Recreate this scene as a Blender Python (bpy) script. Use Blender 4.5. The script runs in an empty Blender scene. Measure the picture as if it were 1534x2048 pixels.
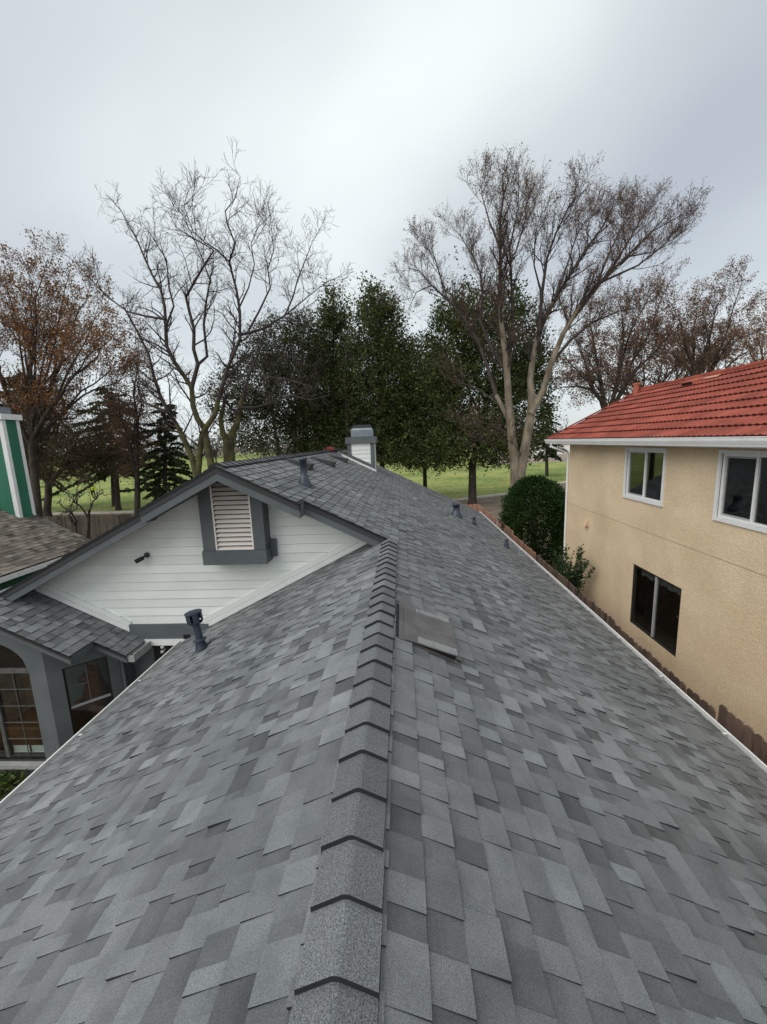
import bpy, bmesh, math, random
import numpy as np
from mathutils import Vector, Matrix

random.seed(11)
RND = random.Random(5)
SC = bpy.context.scene
COL = SC.collection
R = math.radians

# ------------------------------------------------------------------ camera
W, H, F = 1534.0, 2048.0, 818.0
CAM = Vector((0.2186, 0.0, 1.4395))
YAW, PITCH, ROLL = 0.0493, 0.1695, -0.0365
fwd = Vector((-math.sin(YAW) * math.cos(PITCH), math.cos(YAW) * math.cos(PITCH), -math.sin(PITCH)))
rgt0 = Vector((math.cos(YAW), math.sin(YAW), 0))
up0 = rgt0.cross(fwd)
rgt = math.cos(ROLL) * rgt0 + math.sin(ROLL) * up0
upv = -math.sin(ROLL) * rgt0 + math.cos(ROLL) * up0
cam = bpy.data.cameras.new('camera')
camo = bpy.data.objects.new('camera', cam)
COL.objects.link(camo)
cam.sensor_fit = 'HORIZONTAL'
cam.sensor_width = 36.0
cam.lens = F / W * 36.0
cam.clip_start = 0.05
cam.clip_end = 3000
camo.matrix_world = Matrix(((rgt.x, upv.x, -fwd.x, CAM.x), (rgt.y, upv.y, -fwd.y, CAM.y),
                            (rgt.z, upv.z, -fwd.z, CAM.z), (0, 0, 0, 1)))
SC.camera = camo


def ray(px, py):
    return fwd + (px - W / 2) / F * rgt - (py - H / 2) / F * upv


def atY(px, py, y):
    v = ray(px, py)
    return CAM + v * ((y - CAM.y) / v.y)


def atZ(px, py, z):
    v = ray(px, py)
    return CAM + v * ((z - CAM.z) / v.z)


def project(p):
    d = Vector(p) - CAM
    w = d.dot(fwd)
    if w < 0.05:
        return None
    return (W / 2 + F * d.dot(rgt) / w, H / 2 - F * d.dot(upv) / w, w)


# ------------------------------------------------------------------ world, sun, exposure
SUN_EL, SUN_AZ = R(46), R(232)          # high, soft light from the left and a little behind
world = bpy.data.worlds.new('World')
SC.world = world
world.use_nodes = True
nt = world.node_tree
nt.nodes.clear()


def N(tree, kind, **kw):
    n = tree.nodes.new(kind)
    for k, v in kw.items():
        setattr(n, k, v)
    return n


wo = N(nt, 'ShaderNodeOutputWorld')
bg = N(nt, 'ShaderNodeBackground')
sky = N(nt, 'ShaderNodeTexSky', sky_type='NISHITA', sun_disc=False)
sky.sun_elevation = SUN_EL
sky.sun_rotation = SUN_AZ
skys = N(nt, 'ShaderNodeVectorMath', operation='SCALE')
skys.inputs[3].default_value = 0.10
tc = N(nt, 'ShaderNodeTexCoord')
sep = N(nt, 'ShaderNodeSeparateXYZ')
nt.links.new(tc.outputs['Generated'], sep.inputs[0])
mx = N(nt, 'ShaderNodeMath', operation='MAXIMUM')
mx.inputs[1].default_value = 0.0
nt.links.new(sep.outputs[2], mx.inputs[0])
ad = N(nt, 'ShaderNodeMath', operation='ADD')
ad.inputs[1].default_value = 0.35
nt.links.new(mx.outputs[0], ad.inputs[0])
dv = N(nt, 'ShaderNodeVectorMath', operation='DIVIDE')
cmb = N(nt, 'ShaderNodeCombineXYZ')
for i in range(3):
    nt.links.new(ad.outputs[0], cmb.inputs[i])
nt.links.new(tc.outputs['Generated'], dv.inputs[0])
nt.links.new(cmb.outputs[0], dv.inputs[1])
mp = N(nt, 'ShaderNodeMapping')
mp.inputs['Location'].default_value = (2.42, 0.76, 0.0)
mp.inputs['Scale'].default_value = (1.0, 0.9, 0.0)
nt.links.new(dv.outputs[0], mp.inputs[0])
n1 = N(nt, 'ShaderNodeTexNoise')
n1.inputs['Scale'].default_value = 0.95
n1.inputs['Detail'].default_value = 4
n1.inputs['Roughness'].default_value = 0.38
n1.inputs['Distortion'].default_value = 0.35
nt.links.new(mp.outputs[0], n1.inputs['Vector'])
rp = N(nt, 'ShaderNodeValToRGB')
el = rp.color_ramp.elements
el[0].position = 0.34
el[0].color = (0.40, 0.435, 0.475, 1)
el[1].position = 0.70
el[1].color = (0.765, 0.81, 0.808, 1)
e = el.new(0.53)
e.color = (0.545, 0.587, 0.600, 1)
nt.links.new(n1.outputs['Fac'], rp.inputs[0])
mixs = N(nt, 'ShaderNodeMixRGB')
mixs.inputs[0].default_value = 0.12
nt.links.new(rp.outputs[0], mixs.inputs[1])
nt.links.new(sky.outputs[0], skys.inputs[0])
nt.links.new(skys.outputs[0], mixs.inputs[2])
nt.links.new(mixs.outputs[0], bg.inputs[0])
bg.inputs[1].default_value = 1.02
nt.links.new(bg.outputs[0], wo.inputs[0])

sun = bpy.data.lights.new('sun', 'SUN')
sun.energy = 1.5
sun.angle = R(60)
sun.color = (1.0, 0.97, 0.93)
suno = bpy.data.objects.new('sun', sun)
COL.objects.link(suno)
sd = Vector((math.sin(SUN_AZ) * math.cos(SUN_EL), math.cos(SUN_AZ) * math.cos(SUN_EL), math.sin(SUN_EL)))
suno.rotation_euler = sd.to_track_quat('Z', 'Y').to_euler()
suno.location = (0, 0, 30)
SC.view_settings.view_transform = 'Standard'
SC.view_settings.look = 'None'
SC.view_settings.gamma = 1
SC.view_settings.exposure = 0.42
SC.view_settings.use_curve_mapping = False

GZ = -4.3                                # ground level (ridge of the near roof = 0)

# ------------------------------------------------------------------ materials
MATS = {}


def mat(name, c1, c2=None, scale=8.0, rough=0.8, detail=4.0, bump=0.0, bscale=None, shade=None, fine=None,
        metallic=0.0, spec=0.35, stretch=(1, 1, 1), lo=0.35, hi=0.65, stain=None):
    """c1/c2 mixed by world-space noise; shade=(dark, light): multiply by the per-face 'shade' attribute."""
    if name in MATS:
        return MATS[name]
    m = bpy.data.materials.new(name)
    m.use_nodes = True
    t = m.node_tree
    b = t.nodes['Principled BSDF']
    b.inputs['Roughness'].default_value = rough
    b.inputs['Metallic'].default_value = metallic
    b.inputs['Specular IOR Level'].default_value = spec
    geo = N(t, 'ShaderNodeNewGeometry')
    mpp = N(t, 'ShaderNodeMapping')
    mpp.inputs['Scale'].default_value = stretch
    t.links.new(geo.outputs['Position'], mpp.inputs[0])
    out = None
    c2 = c2 or c1
    no = N(t, 'ShaderNodeTexNoise')
    no.inputs['Scale'].default_value = scale
    no.inputs['Detail'].default_value = detail
    t.links.new(mpp.outputs[0], no.inputs['Vector'])
    r_ = N(t, 'ShaderNodeValToRGB')
    r_.color_ramp.elements[0].position = lo
    r_.color_ramp.elements[1].position = hi
    r_.color_ramp.elements[0].color = (*c1, 1)
    r_.color_ramp.elements[1].color = (*c2, 1)
    t.links.new(no.outputs['Fac'], r_.inputs[0])
    out = r_.outputs[0]
    if stain:
        # long-lived marks with their own shape: (scale, stretch, colour, lo, hi)
        sc_, st_, col_, lo_, hi_ = stain
        m2 = N(t, 'ShaderNodeMapping')
        m2.inputs['Scale'].default_value = st_
        t.links.new(geo.outputs['Position'], m2.inputs[0])
        n2 = N(t, 'ShaderNodeTexNoise')
        n2.inputs['Scale'].default_value = sc_
        n2.inputs['Detail'].default_value = 5
        t.links.new(m2.outputs[0], n2.inputs['Vector'])
        r2 = N(t, 'ShaderNodeValToRGB')
        r2.color_ramp.elements[0].position = lo_
        r2.color_ramp.elements[1].position = hi_
        r2.color_ramp.elements[0].color = (1, 1, 1, 1)
        r2.color_ramp.elements[1].color = (*col_, 1)
        t.links.new(n2.outputs['Fac'], r2.inputs[0])
        mm = N(t, 'ShaderNodeMixRGB', blend_type='MULTIPLY')
        mm.inputs[0].default_value = 1
        t.links.new(out, mm.inputs[1])
        t.links.new(r2.outputs[0], mm.inputs[2])
        out = mm.outputs[0]
    if fine:
        fs, flo, fhi = fine
        nf = N(t, 'ShaderNodeTexNoise')
        nf.inputs['Scale'].default_value = fs
        nf.inputs['Detail'].default_value = 2
        t.links.new(geo.outputs['Position'], nf.inputs['Vector'])
        mr = N(t, 'ShaderNodeMapRange')
        mr.inputs[1].default_value = 0.3
        mr.inputs[2].default_value = 0.7
        mr.inputs[3].default_value = flo
        mr.inputs[4].default_value = fhi
        t.links.new(nf.outputs['Fac'], mr.inputs[0])
        mm = N(t, 'ShaderNodeVectorMath', operation='SCALE')
        t.links.new(out, mm.inputs[0])
        t.links.new(mr.outputs[0], mm.inputs[3])
        out = mm.outputs[0]
    if shade:
        at = N(t, 'ShaderNodeAttribute', attribute_name='shade')
        r3 = N(t, 'ShaderNodeValToRGB')
        for i, s in enumerate(shade):
            if i == 0:
                q = r3.color_ramp.elements[0]
                q.position = 0
            elif i == len(shade) - 1:
                q = r3.color_ramp.elements[-1]
                q.position = 1
            else:
                q = r3.color_ramp.elements.new(i / (len(shade) - 1))
            q.color = (*((s,) * 3 if isinstance(s, (int, float)) else s), 1)
        t.links.new(at.outputs['Fac'], r3.inputs[0])
        mm = N(t, 'ShaderNodeMixRGB', blend_type='MULTIPLY')
        mm.inputs[0].default_value = 1
        t.links.new(out, mm.inputs[1])
        t.links.new(r3.outputs[0], mm.inputs[2])
        out = mm.outputs[0]
    t.links.new(out, b.inputs['Base Color'])
    if bump:
        nb = N(t, 'ShaderNodeTexNoise')
        nb.inputs['Scale'].default_value = bscale or scale * 4
        nb.inputs['Detail'].default_value = 3
        t.links.new(mpp.outputs[0], nb.inputs['Vector'])
        bp = N(t, 'ShaderNodeBump')
        bp.inputs['Strength'].default_value = min(1.0, bump * 10)
        bp.inputs['Distance'].default_value = 0.05 * bump * 2
        t.links.new(nb.outputs['Fac'], bp.inputs['Height'])
        t.links.new(bp.outputs[0], b.inputs['Normal'])
    MATS[name] = m
    return m


def glass_mat(name, tint, refl=0.06):
    if name in MATS:
        return MATS[name]
    m = bpy.data.materials.new(name)
    m.use_nodes = True
    t = m.node_tree
    t.nodes.clear()
    o = N(t, 'ShaderNodeOutputMaterial')
    tr = N(t, 'ShaderNodeBsdfTransparent')
    tr.inputs[0].default_value = (*tint, 1)
    gl = N(t, 'ShaderNodeBsdfGlossy')
    gl.inputs['Roughness'].default_value = 0.02
    lw = N(t, 'ShaderNodeLayerWeight')
    lw.inputs[0].default_value = 0.5
    pw = N(t, 'ShaderNodeMath', operation='POWER')
    pw.inputs[1].default_value = 4.0
    t.links.new(lw.outputs['Facing'], pw.inputs[0])
    mr = N(t, 'ShaderNodeMath', operation='MULTIPLY_ADD')
    mr.inputs[1].default_value = 0.92
    mr.inputs[2].default_value = refl
    t.links.new(pw.outputs[0], mr.inputs[0])
    mi = N(t, 'ShaderNodeMixShader')
    t.links.new(mr.outputs[0], mi.inputs[0])
    t.links.new(tr.outputs[0], mi.inputs[1])
    t.links.new(gl.outputs[0], mi.inputs[2])
    t.links.new(mi.outputs[0], o.inputs[0])
    MATS[name] = m
    return m


def leaf_mat(name, c1, c2, shade=(0.45, 1.5), trans=0.25):
    m = mat(name, c1, c2, scale=0.9, rough=0.65, shade=shade, spec=0.25)
    t = m.node_tree
    b = t.nodes['Principled BSDF']
    if trans and 'tl' not in t.nodes:
        tl = N(t, 'ShaderNodeBsdfTranslucent')
        tl.name = 'tl'
        src = b.inputs['Base Color'].links[0].from_socket
        t.links.new(src, tl.inputs[0])
        mi = N(t, 'ShaderNodeMixShader')
        mi.inputs[0].default_value = trans
        t.links.new(b.outputs[0], mi.inputs[1])
        t.links.new(tl.outputs[0], mi.inputs[2])
        t.links.new(mi.outputs[0], t.nodes['Material Output'].inputs[0])
    return m


SH = mat('shingle_granule', (0.184, 0.196, 0.198), (0.229, 0.236, 0.237), scale=0.8, rough=0.72,
         shade=(0.36, 0.58, 0.82, 1.04, 1.24), fine=(300, 0.60, 1.40), bump=0.03, bscale=420, spec=0.45, stain=(7, (1, 1, 1), (.80, .81, .82), .42, .66))
SH_EDGE = mat('shingle_edge', (0.035, 0.036, 0.038), rough=0.95, spec=0.1)
CAPM = mat('ridge_granule', (0.142, 0.150, 0.152), (0.172, 0.180, 0.181), scale=1.2, rough=0.92,
           shade=(0.75, 1.15), fine=(240, 0.4, 1.6), bump=0.03, bscale=380, spec=0.2)
DECK = mat('roof_underlay', (0.05, 0.05, 0.052), rough=0.95)
BSH = mat('brown_shingle', (0.150, 0.128, 0.104), (0.215, 0.188, 0.158), scale=2.5, rough=0.95,
          shade=(0.4, 0.75, 1.0, 1.35), fine=(160, 0.7, 1.3), spec=0.15)
GREY = mat('grey_trim_paint', (0.098, 0.112, 0.118), (0.118, 0.132, 0.138), scale=3, rough=0.6, fine=(60, 0.93, 1.07),
           stain=(1.2, (1, 1, .3), (.86, .86, .86), .45, .75))
GREYS = mat('grey_stucco', (0.110, 0.124, 0.128), (0.138, 0.152, 0.154), scale=2.2, rough=0.85, bump=0.04, bscale=70,
            stain=(1.5, (1, 1, .25), (.82, .83, .83), .45, .75))
SIDE = mat('white_siding_paint', (0.76, 0.785, 0.75), (0.82, 0.84, 0.805), scale=1.6, rough=0.55, shade=(0.90, 1.06),
           fine=(45, 0.96, 1.04), stain=(1.0, (.6, 1, 1.6), (.90, .90, .87), .5, .75))
WHITE = mat('white_paint', (0.76, 0.76, 0.73), (0.82, 0.82, 0.80), scale=4, rough=0.5, fine=(40, 0.94, 1.05))
GUT = mat('white_gutter', (0.80, 0.79, 0.76), (0.86, 0.855, 0.83), scale=3, rough=0.4, fine=(25, 0.95, 1.04))
GUTIN = mat('gutter_trough', (0.60, 0.58, 0.54), (0.74, 0.72, 0.68), scale=6, rough=0.7)
LOUV = mat('cream_louvre', (0.78, 0.72, 0.66), (0.84, 0.78, 0.72), scale=5, rough=0.6)
PIPE = mat('navy_pipe_paint', (0.030, 0.040, 0.060), (0.045, 0.056, 0.078), scale=6, rough=0.4, spec=0.5)
VENTM = mat('brown_vent_metal', (0.105, 0.098, 0.095), (0.150, 0.142, 0.136), scale=5, rough=0.38, spec=0.5, fine=(30, .9, 1.1))
VENTRIB = mat('vent_rib_metal', (0.27, 0.275, 0.275), (0.36, 0.365, 0.365), scale=9, rough=0.4)
DARKM = mat('black_metal', (0.012, 0.013, 0.014), rough=0.5)
GALV = mat('galvanised_cap', (0.20, 0.23, 0.26), (0.27, 0.30, 0.33), scale=5, rough=0.4, metallic=0.4)
STUC = mat('beige_stucco', (0.73, 0.565, 0.365), (0.80, 0.635, 0.425), scale=1.1, rough=0.92, bump=0.10, bscale=26,
           fine=(34, 0.88, 1.10), stain=(1.1, (1, .9, .30), (.84, .84, .83), .48, .78), stretch=(1, .7, 1.3))
SEAM = mat('stucco_seam', (0.32, 0.25, 0.165), rough=0.9)
TILE = mat('red_tile', (0.265, 0.057, 0.037), (0.325, 0.083, 0.054), scale=3.0, rough=0.85, shade=(0.78, 1.18),
           fine=(45, 0.80, 1.18), stain=(1.6, (.6, 1.2, 1), (.72, .80, .86), .52, .70), spec=0.25)
TILE_D = mat('red_tile_edge', (0.07, 0.016, 0.014), rough=0.9)
TERRA = mat('terracotta_pipe', (0.36, 0.10, 0.06), (0.42, 0.13, 0.08), scale=6, rough=0.7)
GREEN = mat('green_siding', (0.028, 0.150, 0.088), (0.036, 0.175, 0.104), scale=2, rough=0.6, stretch=(8, 8, .4), fine=(30, .9, 1.1))
WOOD = mat('fence_wood', (0.115, 0.075, 0.056), (0.185, 0.128, 0.098), scale=5, rough=0.9, stretch=(6, 6, .6),
           shade=(0.65, 1.35), fine=(60, 0.85, 1.15))
WOODP = mat('fence_new_wood', (0.30, 0.155, 0.105), (0.38, 0.22, 0.155), scale=5, rough=0.85, stretch=(6, 6, .6),
            shade=(0.75, 1.25), fine=(60, 0.85, 1.15))
WOODD = mat('fence_old_wood', (0.060, 0.050, 0.038), (0.11, 0.092, 0.07), scale=4, rough=0.95, stretch=(5, 5, .5),
            shade=(0.55, 1.35), fine=(40, 0.85, 1.15))
BARKP = mat('pale_bark', (0.135, 0.108, 0.074), (0.290, 0.245, 0.180), scale=2.6, rough=0.95, stretch=(1, 1, .35), bump=0.1, bscale=14)
BARKM = mat('mossy_bark', (0.060, 0.052, 0.030), (0.125, 0.118, 0.045), scale=1.4, rough=0.95, bump=0.1, bscale=12)
BARKD = mat('dark_bark', (0.038, 0.031, 0.025), (0.070, 0.056, 0.044), scale=2, rough=0.95, bump=0.1, bscale=12)
TWIG = mat('bare_twig', (0.050, 0.040, 0.036), (0.085, 0.070, 0.062), scale=1.5, rough=0.95)
TWIGB = mat('brown_twig', (0.075, 0.058, 0.046), (0.125, 0.096, 0.074), scale=1.5, rough=0.95)
LEAF_BR = leaf_mat('rust_leaf', (0.150, 0.084, 0.056), (0.235, 0.132, 0.080))
LEAF_OR = leaf_mat('orange_leaf', (0.215, 0.105, 0.045), (0.310, 0.160, 0.066))
LEAF_EV = leaf_mat('evergreen_leaf', (0.056, 0.080, 0.024), (0.104, 0.126, 0.040), shade=(0.25, 2.0))
LEAF_EV2 = leaf_mat('grey_green_leaf', (0.054, 0.064, 0.027), (0.092, 0.098, 0.042), shade=(0.4, 1.7))
LEAF_CON = leaf_mat('conifer_needle', (0.042, 0.060, 0.026), (0.074, 0.094, 0.042), shade=(0.4, 1.7))
LEAF_BUSH = leaf_mat('cypress_spray', (0.022, 0.056, 0.012), (0.042, 0.086, 0.020), shade=(0.3, 1.8))
LEAF_SHR = leaf_mat('shrub_leaf', (0.032, 0.062, 0.026), (0.060, 0.100, 0.040), shade=(0.5, 1.7))
LEAF_GAR = leaf_mat('garden_leaf', (0.05, 0.10, 0.02), (0.13, 0.17, 0.04), shade=(0.4, 1.7))
LEAF_LIME = leaf_mat('lime_leaf', (0.30, 0.36, 0.02), (0.40, 0.46, 0.04), shade=(0.7, 1.2))
LEAF_HAZE = leaf_mat('far_haze_leaf', (0.13, 0.125, 0.12), (0.19, 0.185, 0.18), shade=(0.7, 1.3), trans=0)  # pale grey puts the distance haze into the leaf colour
GLASS = glass_mat('window_glass', (0.85, 0.88, 0.86), 0.07)
GLASSD = glass_mat('dark_window_glass', (0.80, 0.83, 0.82), 0.07)
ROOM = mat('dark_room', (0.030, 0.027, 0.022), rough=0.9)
ALU = mat('aluminium_frame', (0.34, 0.345, 0.34), (0.42, 0.42, 0.41), scale=8, rough=0.4)
DKFR = mat('bronze_frame', (0.030, 0.026, 0.022), rough=0.5)


# ------------------------------------------------------------------ mesh helpers
class MB:
    def __init__(self):
        self.v, self.f, self.s, self.m = [], [], [], []
        self.cs = 0.5
        self.cm = 0

    def face(self, pts, s=None, m=None):
        b = len(self.v)
        self.v.extend([tuple(p) for p in pts])
        self.f.append(tuple(range(b, b + len(pts))))
        self.s.append(self.cs if s is None else s)
        self.m.append(self.cm if m is None else m)

    def hexa(self, p, s=None, m=None):
        """8 corners: 0-3 bottom ring, 4-7 top ring"""
        b = len(self.v)
        self.v.extend([tuple(q) for q in p])
        for f in ((3, 2, 1, 0), (4, 5, 6, 7), (0, 1, 5, 4), (1, 2, 6, 5), (2, 3, 7, 6), (3, 0, 4, 7)):
            self.f.append(tuple(b + i for i in f))
            self.s.append(self.cs if s is None else s)
            self.m.append(self.cm if m is None else m)

    def box(self, x0, x1, y0, y1, z0, z1, s=None, m=None):
        self.hexa([(x0, y0, z0), (x1, y0, z0), (x1, y1, z0), (x0, y1, z0),
                   (x0, y0, z1), (x1, y0, z1), (x1, y1, z1), (x0, y1, z1)], s, m)

    def beam(self, a, b, u, v, s=None, m=None):
        """prism from a to b, cross-section spanned by offset vectors u and v (corner at a)"""
        a, b, u, v = Vector(a), Vector(b), Vector(u), Vector(v)
        self.hexa([a, a + u, b + u, b, a + v, a + u + v, b + u + v, b + v], s, m)

    def tube(self, pts, rad, k=6, cap=True, s=None, m=None):
        s = self.cs if s is None else s
        m = self.cm if m is None else m
        n = len(pts)
        rings = []
        pts = [Vector(p) for p in pts]
        if isinstance(rad, (int, float)):
            rad = [rad] * n
        t0 = (pts[1] - pts[0]).normalized()
        ref = Vector((0, 0, 1)) if abs(t0.z) < 0.9 else Vector((1, 0, 0))
        a = t0.cross(ref).normalized()
        for i in range(n):
            t = (pts[min(i + 1, n - 1)] - pts[max(i - 1, 0)])
            if t.length < 1e-9:
                t = t0
            t.normalize()
            a = (a - t * a.dot(t))
            if a.length < 1e-6:
                a = t.orthogonal()
            a.normalize()
            b_ = t.cross(a)
            base = len(self.v)
            for j in range(k):
                q = 2 * math.pi * j / k
                self.v.append(tuple(pts[i] + (a * math.cos(q) + b_ * math.sin(q)) * rad[i]))
            rings.append(base)
        for i in range(n - 1):
            for j in range(k):
                j2 = (j + 1) % k
                self.f.append((rings[i] + j, rings[i] + j2, rings[i + 1] + j2, rings[i + 1] + j))
                self.s.append(s)
                self.m.append(m)
        if cap:
            self.f.append(tuple(rings[0] + j for j in reversed(range(k))))
            self.f.append(tuple(rings[-1] + j for j in range(k)))
            self.s += [s, s]
            self.m += [m, m]

    def leaf(self, p, size, rnd, s, asp=0.55, d=None):
        if d is None:
            d = Vector((rnd.gauss(0, 1), rnd.gauss(0, 1), rnd.gauss(0, .8)))
            d.normalize()
        q = Vector((rnd.gauss(0, 1), rnd.gauss(0, 1), rnd.gauss(0, 1))).cross(d)
        if q.length < 1e-6:
            q = d.orthogonal()
        q.normalize()
        p = Vector(p)
        self.face([p, p + d * size * .5 + q * size * asp * .5, p + d * size, p + d * size * .5 - q * size * asp * .5], s)

    def mesh(self, name, mats):
        me = bpy.data.meshes.new(name)
        me.from_pydata(self.v, [], self.f)
        for mm in (mats if isinstance(mats, (list, tuple)) else [mats]):
            me.materials.append(mm)
        at = me.attributes.new('shade', 'FLOAT', 'FACE')
        at.data.foreach_set('value', np.array(self.s, dtype=np.float32))
        if any(self.m):
            me.polygons.foreach_set('material_index', np.array(self.m, dtype=np.int32))
        me.update()
        return me

    def build(self, name, mats, parent=None, smooth=False):
        me = self.mesh(name, mats)
        if smooth:
            me.polygons.foreach_set('use_smooth', [True] * len(me.polygons))
        return link(name, me, parent)


def link(name, me, parent=None, mtx=None):
    o = bpy.data.objects.new(name, me)
    COL.objects.link(o)
    if parent is not None:
        o.parent = parent
    if mtx is not None:
        o.matrix_basis = mtx
    return o


def thing(name, label, cat, loc=(0, 0, 0), group=None):
    """An Empty at the thing's base. Children are built in world coordinates, so the base stays an offset."""
    o = bpy.data.objects.new(name, None)
    COL.objects.link(o)
    o.empty_display_size = 0.2
    return tag(o, label, cat, group)


def tag(o, label, cat=None, group=None, kind=None):
    if label:
        o['label'] = label
    if cat:
        o['category'] = cat
    if group:
        o['group'] = group
    if kind:
        o['kind'] = kind
    return o


def frame(o, ax, ay, az):
    return Matrix(((ax[0], ay[0], az[0], o[0]), (ax[1], ay[1], az[1], o[1]), (ax[2], ay[2], az[2], o[2]), (0, 0, 0, 1)))


# ------------------------------------------------------------------ the setting
def sheet(name, poly, z, m, kind='structure', label=None):
    b = MB()
    b.face([(x, y, z) for x, y in poly])
    o = b.build(name, m)
    o['kind'] = kind
    if label:
        o['label'] = label
    return o


EARTH = mat('bare_earth', (0.175, 0.130, 0.092), (0.270, 0.212, 0.155), scale=1.3, rough=0.98, fine=(9, 0.75, 1.25),
            stain=(5, (1, 1, 1), (.62, .55, .48), .55, .68))
LAWN = mat('park_lawn', (0.150, 0.215, 0.042), (0.270, 0.315, 0.085), scale=0.16, rough=0.98, lo=.38, hi=.62,
           fine=(2.6, 0.6, 1.35), stain=(0.55, (.35, 1.6, 1), (1.40, 1.08, 1.15), .50, .64))
PATHM = mat('dirt_path', (0.235, 0.190, 0.150), (0.330, 0.275, 0.220), scale=0.7, rough=0.98, fine=(7, 0.8, 1.2))
KERBM = mat('kerb_concrete', (0.55, 0.50, 0.42), (0.66, 0.61, 0.53), scale=2, rough=0.9, fine=(12, .8, 1.1))
CONC = mat('yard_concrete', (0.26, 0.25, 0.235), (0.34, 0.33, 0.31), scale=1.2, rough=0.95, fine=(30, .88, 1.12))

sheet('ground', [(-1500, -600), (1500, -600), (1500, 2200), (-1500, 2200)], GZ, EARTH)
kerb_px = [(-400, 1062), (-150, 1047), (100, 1029), (280, 1025), (600, 1016), (800, 1008), (913, 1001), (1023, 988),
           (1135, 965), (1260, 936), (1420, 905), (1600, 885)]
kl = [atZ(px, py, GZ) for px, py in kerb_px]
sheet('lawn', [(p.x, p.y) for p in kl] + [(700, 430), (-700, 430)], GZ + .010, LAWN)
# worn dry verge along the far side of the kerb is a dirt path strip
kb = MB()
for i in range(len(kl) - 1):
    a, b_ = kl[i], kl[i + 1]
    d = (b_ - a).normalized()
    n_ = Vector((-d.y, d.x, 0)) * .22
    kb.beam(a - n_ + Vector((0, 0, -.05)), b_ - n_ + d * .02 + Vector((0, 0, -.05)), n_ * 2, Vector((0, 0, .20)))
o = kb.build('kerb', KERBM)
o['kind'] = 'structure'
far_pts = [atZ(1080, 911, GZ), atZ(1137, 915, GZ), atZ(1400, 890, GZ)]
sheet('far_path', [(20, 92), (36, 93), (62, 86), (120, 95), (140, 150), (60, 150), (26, 128)], GZ + .014, PATHM)
sheet('courtyard', [(-4.69, -3), (-3.12, -3), (-3.12, 6.44), (-4.69, 6.44)], GZ + .012, CONC)
sheet('side_yard', [(3.12, -4), (6.06, -4), (6.06, 22), (3.12, 22)], GZ + .012, EARTH)


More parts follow.
